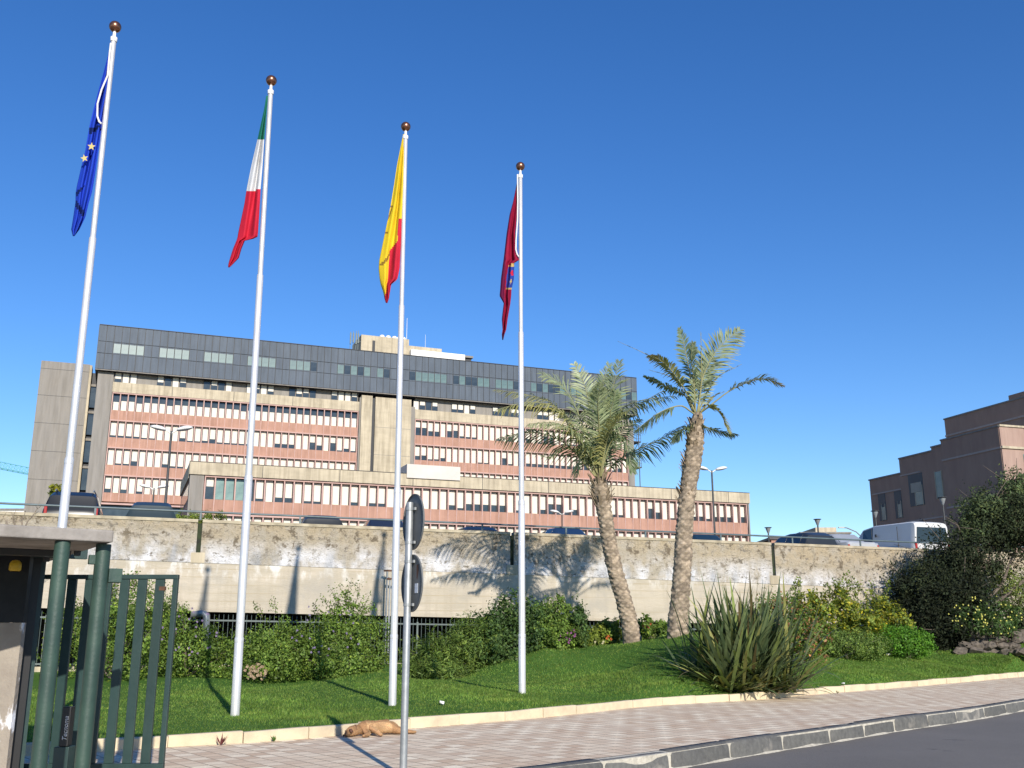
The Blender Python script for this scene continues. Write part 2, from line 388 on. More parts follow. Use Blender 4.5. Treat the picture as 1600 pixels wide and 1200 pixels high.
# ---------------------------------------------------------------- lawn height field
ctl = []
for x, y in EDGE[::8]: ctl.append((x, y, .15))
for (x, y), z, Y in [((367,1118),None,17.3),((613,1101),.17,None),((816,1090),.19,None)]:
    P = atz(x, y, z) if z else atY(x, y, Y); ctl.append(tuple(P))
for x, y, Y in [(60,1068,28),(200,1067,28),(320,1066,28),(450,1066,28),(600,1064,28.3),(680,1054,28.8),(760,1046,29),(850,1026,29),(910,1013,29),
                (985,1004,29.6),(1035,999,28.8),(1075,992,28),(1120,1000,27.5),(1200,1020,29),(1290,1026,32),(1380,1024,34),(1470,1024,36),(1580,1020,38),(1720,1014,41)]:
    ctl.append(tuple(atY(x, y, Y)))
for x, Y in [(980,26.5),(1080,25.5)]: P = atY(x, 1030, Y); ctl.append((P.x, P.y, P.z))
ctl.append(tuple(atY(1000, 1060, 22.5)))
for i in range(0, 45, 5):
    P = W0 + WU * i; ctl.append((P.x, P.y, .35 + .013 * i + (.45 if 15 < i < 28 else 0)))
ctl = np.array(ctl)
def _phi(r): return r ** 1.6
def _solve():
    P = ctl[:, :2]; D = np.hypot(P[:, None, 0] - P[None, :, 0], P[:, None, 1] - P[None, :, 1]); A = -_phi(D); n = len(P)
    A[np.diag_indices(n)] += -.6
    Q = np.c_[np.ones(n), P]; Mx = np.block([[A, Q], [Q.T, np.zeros((3, 3))]]); return np.linalg.solve(Mx, np.r_[ctl[:, 2], 0, 0, 0])
_w = _solve()
def gz(x, y):
    x = np.atleast_1d(np.asarray(x, float)); y = np.atleast_1d(np.asarray(y, float)); P = ctl[:, :2]; out = np.empty(len(x))
    for i in range(0, len(x), 20000):
        D = np.hypot(x[i:i+20000, None] - P[None, :, 0], y[i:i+20000, None] - P[None, :, 1])
        out[i:i+20000] = -_phi(D) @ _w[:len(P)] + _w[len(P)] + _w[len(P)+1] * x[i:i+20000] + _w[len(P)+2] * y[i:i+20000]
    return out
def gz1(x, y): return float(gz([x], [y])[0])
LE = offset(EDGE, .10)
def lawn_grid(ns, nt_):
    a = spline(LE, ns); far = np.array([[(W0 + WU * t - WN * .1).x, (W0 + WU * t - WN * .1).y] for t in np.linspace(-10, 50, ns)])
    t = np.linspace(0, 1, nt_)[None, :, None]; return a[:, None, :] * (1 - t) + far[:, None, :] * t
G = lawn_grid(200, 60); X = G[:, :, 0].ravel(); Y_ = G[:, :, 1].ravel(); Z = gz(X, Y_)
tt = np.tile(np.linspace(0, 1, 60), 200); k = np.clip(tt / .04, 0, 1); Z = .135 * (1 - k) + np.maximum(Z, .1) * k
idx = np.arange(200 * 60).reshape(200, 60)
Fq = np.stack([idx[:-1, :-1], idx[1:, :-1], idx[1:, 1:], idx[:-1, 1:]], -1).reshape(-1, 4)
np_obj('lawn', np.c_[X, Y_, Z], Fq, M['lawn'], smooth=True, kind='structure')
# light concrete edging stones
def edging():
    d = np.r_[0, np.cumsum(np.hypot(*np.diff(EDGE, axis=0).T))]; L = d[-1]; mb = MB(); r = random.Random(5); t = 0
    bk = offset(EDGE, .11)
    def pt(P, t): return Vector((np.interp(t, d, P[:, 0]), np.interp(t, d, P[:, 1]), 0))
    while t < L:
        ln = 1.0; a, b_ = t, min(t + ln - .012, L); A0, A1, B0, B1 = pt(EDGE, a), pt(EDGE, b_), pt(bk, a), pt(bk, b_)
        dz0, dz1 = r.uniform(-.012, .012), r.uniform(-.012, .012); o = (B0 - A0) * r.uniform(-.12, .12); Zv = Vector((0,0,1))
        c = (B0 - A0) * .14
        vs = []
        for A_, B_, dz in ((A0, B0, dz0), (A1, B1, dz1)):
            vs += [A_ + o - Zv * .02, A_ + o + Zv * (.135 + dz), A_ + o + c + Zv * (.15 + dz), B_ + o + Zv * (.15 + dz), B_ + o - Zv * .02]
        mb.add(vs, [(0,5,6,1),(1,6,7,2),(2,7,8,3),(3,8,9,4),(0,1,2,3,4),(9,8,7,6,5)])
        t += ln
    mb.build('lawn_edging', M['edging'], kind='structure')
edging()
# grass blades
def grass():
    rs = np.random.RandomState(1); ns, nt_ = 400, 60; G = lawn_grid(ns, nt_)
    # sample weighted to the near lawn
    n = 330000; i = rs.uniform(.5, ns - 1.001, n); j = (rs.beta(1.0, 1.7, n)) * (nt_ - 1.01)
    j = j * .72
    # keep roughly uniform by strip width
    wdt = np.hypot(*(G[:, -1] - G[:, 0]).T); keep = rs.uniform(0, wdt.max(), n) < wdt[i.astype(int)] * 1.0 + 4
    i, j = i[keep], j[keep]; n = len(i)
    i0 = i.astype(int); j0 = j.astype(int); fi = (i - i0)[:, None]; fj = (j - j0)[:, None]
    P = (G[i0, j0]*(1-fi)+G[i0+1, j0]*fi)*(1-fj) + (G[i0, j0+1]*(1-fi)+G[i0+1, j0+1]*fi)*fj
    jj = j / (nt_ - 1); z = gz(P[:, 0], P[:, 1]); k = np.clip(jj / .04, 0, 1); z = .135*(1-k) + np.maximum(z, .1)*k
    vis = (P[:, 0] / P[:, 1] > -.62) & (P[:, 0] / P[:, 1] < .62); P = P[vis]; z = z[vis]; n = len(z)
    a = rs.uniform(0, 2*np.pi, n); h = rs.uniform(.02, .048, n) * (1 + .3*np.sin(P[:, 0]*1.3+P[:, 1]*.7)); wd = rs.uniform(.004, .009, n) * (P[:, 1] / 18)
    lean = rs.normal(0, .025, (n, 2)); dx = np.cos(a) * wd; dy = np.sin(a) * wd
    v = np.empty((n, 3, 3)); v[:, 0] = np.c_[P[:, 0]-dx, P[:, 1]-dy, z-.01]; v[:, 1] = np.c_[P[:, 0]+dx, P[:, 1]+dy, z-.01]
    v[:, 2] = np.c_[P[:, 0]+lean[:, 0], P[:, 1]+lean[:, 1], z+h]
    base = rs.uniform(.6, 1.25, n); yel = rs.uniform(0, 1, n) ** 5
    patch = .85 + .3 * (np.sin(P[:, 0]*.9 + 1.3*np.sin(P[:, 1]*.6)) * np.cos(P[:, 1]*.8 + P[:, 0]*.3)) ** 2
    wn = np.sin(P[:, 0]*2.1+np.sin(P[:, 1]*1.7)*2)*np.sin(P[:, 1]*2.9+np.cos(P[:, 0]*1.1)*2)
    yel = np.clip(yel + np.clip(wn-.3, 0, 1)*1.1*rs.rand(n), 0, 1.3); h = h*1
    base *= patch; t = np.c_[base*(1+yel*.8), base*(1+yel*.25), base*(1+yel*.5)]
    np_obj('grass', v.reshape(-1, 3), np.arange(n*3).reshape(-1, 3), M['grass'], tint=np.repeat(t, 3, 0), kind='stuff')
grass()

# ================================================================ RETAINING WALL AND DECK
WT = -.0135                      # slope of the wall down to the right
def wl(s_): return 3.80 + WT * s_ * 1.28   # height of the step line
wallobj = thing('retaining_wall', W0, 'long weathered pale concrete retaining wall behind the garden, white salt stains on its upper half', 'wall', rz=WANG)
def top_at(s_): return 5.17 - .0078 * s_
def bot_at(s_): return 2.22 - .0175 * s_
SLOT = [wall_hit(312, 830)[0], wall_hit(800, 860)[0], wall_hit(1208, 870)[0]]
SLOTW = .15
edges = [-14] + [v for s_ in SLOT for v in (s_ - SLOTW/2, s_ + SLOTW/2)] + [54]
rs_ = random.Random(2)
def slabgrid(name, mat, s0, s1, fz0, fz1, y0, y1, n, parent, zoff=0):
    mb = MB(); vs = []; fs = []
    for i in range(n + 1):
        s_ = s0 + (s1 - s0) * i / n; a, b_ = fz0(s_), fz1(s_)
        vs += [(s_, y0, a), (s_, y0, b_), (s_, y1, b_), (s_, y1, a)]
    for i in range(n):
        for j in range(4): q = i*4; fs.append((q+j, q+(j+1) % 4, q+4+(j+1) % 4, q+4+j))
    fs += [(0,3,2,1), (n*4, n*4+1, n*4+2, n*4+3)]; mb.add(vs, fs); return mb.build(name, mat, parent)
# local frame of the wall: x along, y away from camera, z up.  Object z for the stains: shift each part so z=0 is the step line
def shifted(o, dz):
    for v_ in o.data.vertices: v_.co.z -= dz
    o.location.z += dz
for a, b_ in zip(edges[0::2], edges[1::2]):
    o = slabgrid('parapet_panel', M['wallup'], a, b_, lambda s_: wl(s_) - .002, lambda s_: top_at(s_) - .1, -.02, .28, max(2, int((b_-a)/2)), wallobj)
    shifted(o, wl((a + b_) / 2))
    o = slabgrid('coping', M['coping'], a, b_, lambda s_: top_at(s_) - .1, top_at, -.05, .31, 4, wallobj)
o = slabgrid('wall_beam', M['walllow'], -14, 54, bot_at, lambda s_: wl(s_) - .004, 0, .34, 30, wallobj); shifted(o, 3.5)
for s_ in SLOT:        # solid pocket below each drain slot and dark green box inside
    mb = MB(); mb.box(s_ - .22, s_ + .22, -.035, .0, wl(s_) - .01, wl(s_) + .33); mb.build('slot_sill', M['beige'], wallobj)
    mb = MB(); mb.box(s_ - .074, s_ + .074, .06, .24, wl(s_) + .05, top_at(s_) - .12)
    mb.build('drain_slot', pm('slot_dark_green', (.03,.045,.015), (.015,.015,.012), 5, .9), wallobj)
# a few cracks and spall pockets: small proud lumps along the top band
# deck behind the wall (car park), sloping with the wall
mb = MB(); D0 = W0 - WN * .3
def deckz(P): return 4.42 - .0085 * (Vector((P[0], P[1], 0)) - W0).dot(WU)
cs = [W0 + WU * -30 - WN * .30, W0 + WU * 90 - WN * .30, W0 + WU * 260 - WN * 420, W0 + WU * -140 - WN * 420]
vs = [(p.x, p.y, deckz(p)) for p in cs] + [(p.x, p.y, deckz(p) - .7) for p in cs]
mb.add(vs, [(0,1,2,3),(7,6,5,4),(0,4,5,1),(1,5,6,2),(2,6,7,3),(3,7,4,0)]); mb.build('car_park_deck', M['terrace'], kind='structure')
# space under the deck
mb = MB(); cs = [W0 + WU * -30 - WN * .2, W0 + WU * 70 - WN * .2, W0 + WU * 70 - WN * 14, W0 + WU * -30 - WN * 14]
mb.add([(p.x, p.y, .05) for p in cs], [(0,1,2,3)]); mb.build('undercroft_floor', M['terrace'], kind='structure')
uw = thing('undercroft_wall', W0 - WN * 14, 'dark back wall of the covered parking under the pale retaining wall', 'wall', rz=WANG)
mb = MB(); mb.box(-30, 70, 0, .3, -.1, 4.0); mb.build('wall_face', M['terrace'], uw)
# guard rail
gr = thing('guard_rail', W0 - WN * .12, 'thin blue-grey pipe railing running along the top of the pale retaining wall', 'railing', rz=WANG)
mb = MB(); mb.tube([(s_, 0, top_at(s_) + .27) for s_ in np.linspace(-14, 54, 30)], .034, 8); mb.build('rail', M['rail'], gr, smooth=True)
posts = [SLOT[0] + i * 3.3 for i in range(-6, 13)]
for s_ in posts:
    mb = MB(); mb.box(s_ - .03, s_ + .03, -.02, .02, top_at(s_), top_at(s_) + .25); mb.box(s_ - .07, s_ + .07, -.06, .06, top_at(s_), top_at(s_) + .012); mb.build('post', M['rail'], gr)
# picket fence under the wall edge
fo = W0 + WN * .9; fn = thing('picket_fence', fo, 'grey-green metal picket fence in front of the dark gap below the retaining wall', 'fence', rz=WANG)
def fz(s_): return 2.1 - .0155 * s_
fs0, fs1 = -10, 34
def fence_part(name, fn_): mb = MB(); fn_(mb); mb.build(name, M['fence'], fn)
fence_part('top_rail', lambda mb: mb.bar((fs0,0,fz(fs0)-.17),(fs1,0,fz(fs1)-.17),.03,.05))
fence_part('bottom_rail', lambda mb: mb.bar((fs0,0,fz(fs0)-1.55),(fs1,0,fz(fs1)-1.55),.03,.05))
s_ = fs0; npk = 0
mbp = MB()
while s_ < fs1:
    mbp.tube([(s_,0,.32),(s_,0,fz(s_)-.02),(s_,0,fz(s_)+.03)], [.009,.009,.002], 5); s_ += .145
o = mbp.build('pickets', M['fence'], fn, kind='stuff')
s_ = fs0
while s_ < fs1:
    mb = MB(); mb.box(s_-.03, s_+.03, -.03, .03, .0, fz(s_)-.1); mb.build('fence_post', M['fence'], fn); s_ += 2.9
mb = MB(); mb.box(fs0, fs1, -.12, .12, -.1, .45); mb.build('plinth', M['beige'], fn)
# ================================================================ HOSPITAL
TH = R(68.9); HU = Vector((math.sin(TH), math.cos(TH), 0)); HV = Vector((-math.cos(TH), math.sin(TH), 0)); HANG = math.atan2(HU.y, HU.x)
PT = .89
def window_meshes(w_, h, key):
    """glass with dark frame, and blinds of several drops; local origin at the lower left of the opening"""
    mb = MB(); mb.box(.03, w_-.03, .03, .05, .03, h-.03, 0)
    mb.box(0, .035, 0, .06, 0, h, 1); mb.box(w_-.035, w_, 0, .06, 0, h, 1); mb.box(.035, w_-.035, 0, .06, 0, .05, 1); mb.box(.035, w_-.035, 0, .06, h-.05, h, 1)
    return mb
MDARKF = pm('frame_brown', (.06,.045,.045), None, 3, .6)
def mesh_of(mb, name, mats):
    o = mb.build(name, mats); me = o.data; bpy.data.objects.remove(o); return me
BL = {}
def blind_mesh(w_, h, drop, up=False):
    k = (round(w_,3), round(h,3), round(drop,2), up)
    if k not in BL:
        mb = MB()
        if up: mb.box(.09, w_-.06, -.012, .015, .02, h*drop)
        else: mb.box(.09, w_-.06, -.012, .015, h*(1-drop), h-.02)
        BL[k] = mesh_of(mb, 'blind', [M['blind']])
    return BL[k]
WM = {}
def win_mesh(w_, h, gl='glass'):
    k = (round(w_,3), round(h,3), gl)
    if k not in WM: WM[k] = mesh_of(window_meshes(w_, h, gl), 'window', [M[gl], MDARKF])
    return WM[k]
MERGE = []
def add_window(root, s_, t, z, w_, h, drop, up=False, gl='glass', own=True, name='window', curtain=True):
    if not own: MERGE.append((s_, t, z, w_, h, drop, up)); return
    o = bpy.data.objects.new(name, win_mesh(w_, h, gl)); COL.objects.link(o); o.parent = root; o.location = (s_, t, z)
    if drop > .02:
        b_ = bpy.data.objects.new('blind', blind_mesh(w_, h, drop, up)); COL.objects.link(b_); b_.parent = o
def flush_windows(root, name='window'):
    global MERGE
    mb = MB()
    for s_, t, z, w_, h, drop, up in MERGE:
        mb.box(s_+.03, s_+w_-.03, t+.03, t+.05, z+.03, z+h-.03, 0)
        mb.box(s_, s_+.035, t, t+.06, z, z+h, 1); mb.box(s_+w_-.035, s_+w_, t, t+.06, z, z+h, 1); mb.box(s_+.035, s_+w_-.035, t, t+.06, z, z+.05, 1); mb.box(s_+.035, s_+w_-.035, t, t+.06, z+h-.05, z+h, 1)
        if drop > .02:
            a, b_ = (z+.02, z+h*drop) if up else (z+h*(1-drop), z+h-.02); mb.box(s_+.09, s_+w_-.06, t-.012, t+.015, a, b_, 2)
    if MERGE: mb.build(name, [M['glass'], MDARKF, M['blind']], root, kind='stuff')
    MERGE = []
def drop_rand(r):
    q = r.random()
    return 1.0 - (0.02 if q < .24 else r.uniform(.10, .18) if q < .58 else r.uniform(.22, .38) if q < .9 else r.uniform(.45, .6))
def window_row(root, s0, n, z0, z1, own, seed, special=False, wide=.76, first=0):
    r = random.Random(seed); h = z1 - z0; d = drop_rand(r)
    for i in range(n):
        if i < first: add_window(root, s0 + i*PT + (PT-wide)/2, .30, z0, wide, h, 0 if i else .4, own=True, gl='glassg' if i in (1,2,3) else 'glass'); own -= 1; continue
        if r.random() < .7: d = drop_rand(r)
        add_window(root, s0 + i*PT + (PT-wide)/2, .30, z0, wide, h, (.60 if r.random() < .8 else .52) if special else d, up=special, own=own > 0)
        own -= 1
    return own
def facade_row(root, s0, n, z0, z1, zlow, nxt=None):
    """fins either side of every window running down over the spandrel as ribs, spandrel below, lintel above"""
    s1 = s0 + n * PT
    mb = MB()
    for i in range(n + 1):
        s_ = s0 + i * PT; mb.box(s_-.055, s_+.055, -.10, .36, z0, z1)
        mb.add([(s_-.05,-.10,z0-.002),(s_+.05,-.10,z0-.002),(s_+.05,-.045,z0-.5),(s_-.05,-.045,z0-.5),(s_-.05,0,z0-.002),(s_+.05,0,z0-.002),(s_+.05,0,z0-.5),(s_-.05,0,z0-.5)],
               [(0,1,5,4),(0,3,2,1),(2,3,7,6),(0,4,7,3),(1,2,6,5)])
        mb.box(s_-.03, s_+.03, -.045, 0, zlow + .16, z0 - .5)
    mb.build('window_fins', M['pinkfin'], root)
    mb = MB(); mb.box(s0-.06, s1+.06, 0, .5, zlow + .12, z0 - .001); mb.build('spandrel', M['pink'], root)
    mb = MB(); mb.box(s0-.06, s1+.06, -.14, .5, z1 + .001, z1 + .15); mb.build('lintel', M['pinkfin'], root)
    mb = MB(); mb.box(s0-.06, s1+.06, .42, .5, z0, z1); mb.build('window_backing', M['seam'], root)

MO = atY(168, 700, 118); MO.z = 0
hb = thing('hospital_tower_block', MO, 'tall pink and beige hospital block with a dark slate top storey behind the wing', 'building', rz=HANG)
def msz(x, y): return on_plane(MO, HU, x, y)[:2]
S1 = msz(559, 650)[0]; NL = round(S1 / PT); SR0 = msz(649, 650)[0]; SR1 = msz(984, 700)[0]; NR = int((SR1 - SR0) / PT); SR1 = SR0 + NR * PT; S1 = NL * PT
SE = msz(990, 600)[0]
print('bays', NL, NR, S1, SR0, SR1, SE)
# rows
own = 100
ROWS = [(27.55, 29.6), (24.2, 26.2), (20.85, 22.85), (17.5, 19.5)]
for i, (a, b_) in enumerate(ROWS):
    zl = ROWS[i+1][1] if i < 3 else 16.3
    facade_row(hb, 0, NL, a, b_, zl + .03); own = window_row(hb, 0, NL, a, b_, own, 10 + i, special=(i == 0))
for i, (a, b_) in enumerate(ROWS[:3]):
    a -= .45; b_ -= .45; zl = ROWS[i+1][1] - .45
    facade_row(hb, SR0, NR, a, b_, zl + .03)
    window_row(hb, SR0, NR, a, b_, own, 20 + i, special=False)
flush_windows(hb)
def hpart(name, mat, boxes, root=None, **k):
    mb = MB()
    for b_ in boxes: mb.box(*b_)
    return mb.build(name, mat, root or hb, **k)
hpart('parapet', M['beige'], [(-.1, S1+.1, -.2, .5, 29.76, 31.0), (SR0-.1, SR1+.1, -.2, .5, 29.31, 30.6)])
hpart('parapet_joint', M['seam'], [(s_, s_+.05, -.215, -.18, 29.78, 30.98) for s_ in (6.8, 14.2, 21.6)])
# recessed top floor below the slate storey
hpart('recessed_wall', M['grey_con'], [(-.1, S1, .25, .6, 30.9, 32.3), (SR0, SE-.8, .25, .6, 30.5, 32.3)])
hpart('body', M['grey_con'], [(-1.9, SE-.2, .52, 16, 3.4, 30.4)])
for q_ in [(-1.9, -.12, -.1, .519, 3.4, 32.2), (SR1+.12, SE-.3, -.1, .519, 3.4, 31.6), (S1+.12, S1+.32, -.25, .519, 3.4, 31.6), (SR0-.75, SR0-.12, -.25, .519, 3.4, 30.9)]: hpart('end_pier', M['grey_con'], [q_])
hpart('ground_floor_glazing', M['glass'], [(-.1, S1, .45, .515, 3.4, 16.2)])
hpart('floor_edge', M['pinkfin'], [(-.1, S1, -.4, .44, 16.05, 16.25)])
# lift shafts between the two window fields
sa, sb, sc_, sd = S1 + .34, msz(580, 650)[0], msz(585, 650)[0], msz(641, 650)[0]
hpart('lift_shaft', M['beige'], [(sa, sb, -.45, .5, 3.4, 31.9)]); hpart('lift_shaft', M['beige'], [(sc_, sd, -.45, .5, 3.4, 31.8)])
hpart('shaft_slot', M['seam'], [(sb+.002, sc_-.002, -.1, .5, 3.4, 31.7)])
hpart('shaft_joint', M['grey_con'], [(sc_+.002, sd-.01, -.462, -.45, z, z+.05) for z in (20.3, 24, 27.7)])
for px in (592,): pass
# top floor windows in groups
TF = [(178,211,598),(245,290,600),(318,360,603),(385,428,607),(452,495,610),(518,560,616),(646,685,629),(706,748,634),(770,812,640),(840,880,646)]
r = random.Random(5)
for a, b_, y in TF:
    s0, _ = msz(a, y); s1, _ = msz(b_, y); n = max(3, round((s1 - s0) / PT)); z0 = 31.02 if a < 600 else 30.65
    for i in range(n):
        add_window(hb, s0 + i*PT, .16, z0, .82, 1.22, r.choice([0,.45,.98,.98,.6]), name='clerestory_window')
# slate storey, clad in panels
zt0, zt1 = 37.85, 37.75; ZB0, ZB1, ZB2, ZB3 = 32.35, 34.35, 35.85, 37.9
sA = msz(153, 540)[0]; NP = round((SE - sA) / PT); sB = sA + NP * PT
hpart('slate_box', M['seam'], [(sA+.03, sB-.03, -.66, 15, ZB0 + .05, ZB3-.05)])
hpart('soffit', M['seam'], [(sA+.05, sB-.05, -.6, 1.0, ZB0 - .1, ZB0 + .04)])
ATT = [(176,224),(248,294),(318,364),(390,432),(455,499),(522,576),(585,608),(638,692),(710,762),(771,812),(828,878),(892,920),(960,992)]
wins = set()
for a, b_ in ATT:
    s0, _ = msz(a, 545 + (a-176)*.098); s1, _ = msz(b_, 545 + (b_-176)*.098)
    for i in range(round((s0 - sA) / PT), round((s1 - sA) / PT)): wins.add(i)
mb = MB(); g = .07; rp = random.Random(8)
for i in range(NP):
    a, b_ = sA + i*PT + g/2, sA + (i+1)*PT - g/2
    for j, (z0, z1) in enumerate([(ZB0, ZB1), (ZB1, ZB2), (ZB2, ZB3)]):
        if j == 1 and i in wins: continue
        dz = rp.uniform(0, .02); yo = -.72 + (z1 - z0 > 1.8) * 0
        mb.box(a, b_, yo - dz, -.66, z0 + g/2, z1 - g/2)
mb.build('slate_cladding', M['slate'], hb)
hpart('roof_edge', M['seam'], [(sA, sB, -.78, 15, ZB3, ZB3 + .08)])
hpart('eaves_trim', M['grey_con'], [(sA, sB, -.76, -.61, ZB0 - .12, ZB0 - .02)])
hpart('slate_cladding', M['slate'], [(sA-.04, sA+.028, -.7, 15, ZB0, ZB3), (sB-.028, sB+.04, -.7, 15, ZB0, ZB3)])
r = random.Random(9); gm = mesh_of((lambda m_: (m_.box(.05, PT-.05, 0, .04, .16, 1.32, 0), m_.box(.05, PT-.05, .01, .04, .02, .155, 1), m_.box(.05, PT-.05, .01, .04, 1.325, 1.48, 1), m_)[3])(MB()), 'attic_window', [M['glassdim'], M['slate']])
gm2 = mesh_of((lambda m_: (m_.box(.05, PT-.05, 0, .04, .16, 1.32, 0), m_.box(.05, PT-.05, .01, .04, .02, .155, 1), m_.box(.05, PT-.05, .01, .04, 1.325, 1.48, 1), m_)[3])(MB()), 'attic_window', [M['glass'], M['slate']])
for i in sorted(wins):
    px_left = i < 34
    o = bpy.data.objects.new('attic_window', gm if r.random() < (.9 if px_left else .5) else gm2); COL.objects.link(o); o.parent = hb
    o.location = (sA + i*PT, -.70, ZB1)
# grey stair tower at the left, set back, with a strip of landing windows
hpart('stair_tower', M['grey_con'], [(-8.75, -3.15, 5.5, 18, 3.4, 34.3)])
hpart('tower_trim', M['beige'], [(-3.13, -2.85, 5.4, 8, 3.4, 34.2)])
hpart('tower_joint', M['seam'], [(-8.75, -3.16, 5.485, 5.5, z, z+.04) for z in (19.4, 22.9, 26.4, 29.9, 33.3)])
for z in (18, 21.5, 25, 28.5, 32):
    hpart('stair_window', M['glass'], [(-2.84, -1.0, 6.6, 6.7, z - 3.0, z - .3)])
for z in (18, 21.5, 25, 28.5, 32): hpart('stair_landing', M['grey_con'], [(-2.84, -1.0, 6.4, 7, z - .3, z)])
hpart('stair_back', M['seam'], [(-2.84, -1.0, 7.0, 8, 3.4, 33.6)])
# rooftop plant room
hpart('plant_room', M['beige'], [(31.4, 38.3, 5, 11, 37.9, 41.9)])
hpart('plant_door', M['seam'], [(33.0, 33.4, 4.97, 5.0, 38, 41.2)])
mb = MB()
for s_ in (34.6, 35.5, 36.4, 37.1, 37.7): mb.lathe([(0,.55),(.25,.52),(.38,.35),(.4,0)][::-1], 12, o=(s_, 6, 41.9))
mb.build('roof_tanks', M['white'], hb, smooth=True)
hpart('low_plant_room', M['beige'], [(38.32, 43.2, 5, 10, 37.9, 41.0)])
hpart('white_duct', M['white'], [(38.4, 46.4, 4.0, 4.9, 37.9, 40.2)])
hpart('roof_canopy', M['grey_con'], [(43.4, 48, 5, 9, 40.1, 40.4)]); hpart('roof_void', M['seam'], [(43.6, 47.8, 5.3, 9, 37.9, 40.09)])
mb = MB()
for i, s_ in enumerate((29.9, 30.3, 30.7, 31.0)):
    mb.bar((s_, 5.2, 37.9), (s_, 5.2, 42.2 + .1*i), .07); mb.box(s_-.09, s_+.09, 5.0, 5.12, 40.4 + .2*(i%2), 42.0)
mb.bar((29.9,5.2,40.9),(31.4,5.2,40.9),.05); mb.build('aerial_rack', M['fence'], hb)
for s_, z, rr_ in ((38.2, 45.4, .05), (41.0, 43.2, .035)):
    mb = MB(); mb.tube([(s_, 6, 37.9), (s_, 6, z)], [rr_, rr_*.5], 6); mb.build('roof_aerial', M['white'], hb)
# escape stair balconies on the right end
for z in (24.8, 20.9, 28.6):
    mb = MB(); mb.box(SE, SE+1.5, 1, 3, z, z+.15)
    for q in (0,.75,1.45): mb.bar((SE+q,1,z+.1),(SE+q,1,z+1.1),.04)
    mb.bar((SE,1,z+1.1),(SE+1.5,1,z+1.1),.05); mb.bar((SE,1,z+.6),(SE+1.5,1,z+.6),.03); mb.build('escape_balcony', M['dark'], hb)
mb = MB(); mb.tube([(SE+1.0, .8, 3.4), (SE+1.0, .8, 31)], .07, 6); mb.build('downpipe', M['dark'], hb)

# ---------------------------------------------------------------- lower wing
WO = atY(320, 760, 90); WO.z = 0
wb = thing('hospital_wing', WO, 'long low pink hospital wing with cream blinds before the taller block', 'building', rz=HANG)
def wsz(x, y): return on_plane(WO, HU, x, y)[:2]
SW = wsz(1168, 800)[0]; NW = round(SW / PT); print('wing bays', NW, SW)
own = 100
facade_row(wb, 0, NW, 13.1, 15.1, 11.75); facade_row(wb, 0, NW, 9.6, 11.65, 8.3)
own = window_row(wb, 0, NW, 13.1, 15.1, own, 31, first=5); own = window_row(wb, 0, NW, 9.6, 11.65, own, 32); flush_windows(wb)
def wpart(name, mat, boxes): return hpart(name, mat, boxes, wb)
SWE = NW * PT
wpart('parapet', M['beige'], [(-1.45, SWE+.35, -.3, .5, 15.27, 16.4)])
wpart('parapet_joint', M['seam'], [(s_, s_+.05, -.312, -.3, 15.28, 16.39) for s_ in np.arange(5, 57, 7.2)])
wpart('end_pier', M['grey_con'], [(-1.35, -.12, -.15, .5, 3.4, 15.26)]); wpart('end_pier', M['grey_con'], [(SWE+.12, SWE+.3, -.15, .5, 3.4, 15.26)])
wpart('body', M['pink'], [(-1.3, SWE+.2, .52, 14, 3.4, 15.26)])
wpart('side_parapet', M['beige'], [(-1.46, -1.2, .51, 14, 15.0, 16.38)])
wpart('side_window', M['glass'], [(-1.33, -1.29, 1.5, 12.5, 13.2, 14.6)])
wpart('roof', M['grey_con'], [(-1.2, SWE+.35, .51, 14, 15.28, 15.6)])
wpart('coping_strip', M['seam'], [(-1.47, SWE+.37, -.33, .5, 16.41, 16.46)])
a, b_ = wsz(634, 735)[0], wsz(717, 740)[0]
wpart('roof_plant_box', M['boxcream'], [(a, b_, -.46, 3, 16.0, 17.35)])
wpart('lower_storey', M['pink'], [(-.06, SWE, 0, .5, 3.4, 8.4)])

# ================================================================ BROWN BUILDING
bth = math.atan((300 - 800) / F * _c); BU = Vector((math.sin(bth), math.cos(bth), 0)); BANG = math.atan2(BU.y, BU.x)
BO = atY(1560, 750, 62); BO.z = 0
bb = thing('brown_stepped_building', BO, 'dark brown stepped building at the far right behind the white van', 'building', rz=BANG)
def bp(name, mat, boxes): return hpart(name, mat, boxes, bb)
bp('wall', M['brick'], [(9.1, 12.6, -16, 0, 3, 12.4), (5.7, 9.098, -16, 0, 3, 13.45), (4.7, 5.698, -16, 0, 3, 13.7), (-.5, 4.698, -16, 0.02, 3, 14.0)])
bp('upper_storey', M['brick'], [(-.5, 7.0, -18, -2.5, 13.2, 16.1)])
bp('top_storey', M['brick'], [(-.5, .95, -18, -2.52, 16.11, 16.5)])
bp('coping', M['grey_con'], [(9.1, 12.65, -16, .06, 12.4, 12.5), (5.7, 9.12, -16, .06, 13.45, 13.55), (4.7, 5.72, -16, .06, 13.7, 13.8), (-.56, 4.72, -16, .07, 14.0, 14.1), (-.52, 7.05, -18, -2.45, 16.08, 16.18)])
TR = M['beige']
bp('string_course', pm('trim_taupe', (.42,.34,.29), None, 3, .9), [(-.55, 4.72, -.3, .07, 12.6, 12.72), (-.55, 4.72, -.3, .07, 9.4, 9.52), (9.12, 12.4, -.2, .05, 11.27, 11.37), (7.0, 9.08, -.2, .05, 12.2, 12.3), (-.57, -.49, -16, .07, 12.6, 12.72), (-.52, 7.02, -3, -2.44, 14.85, 14.97), (4.8, 9, -.2, .04, 8.9, 9.0)])
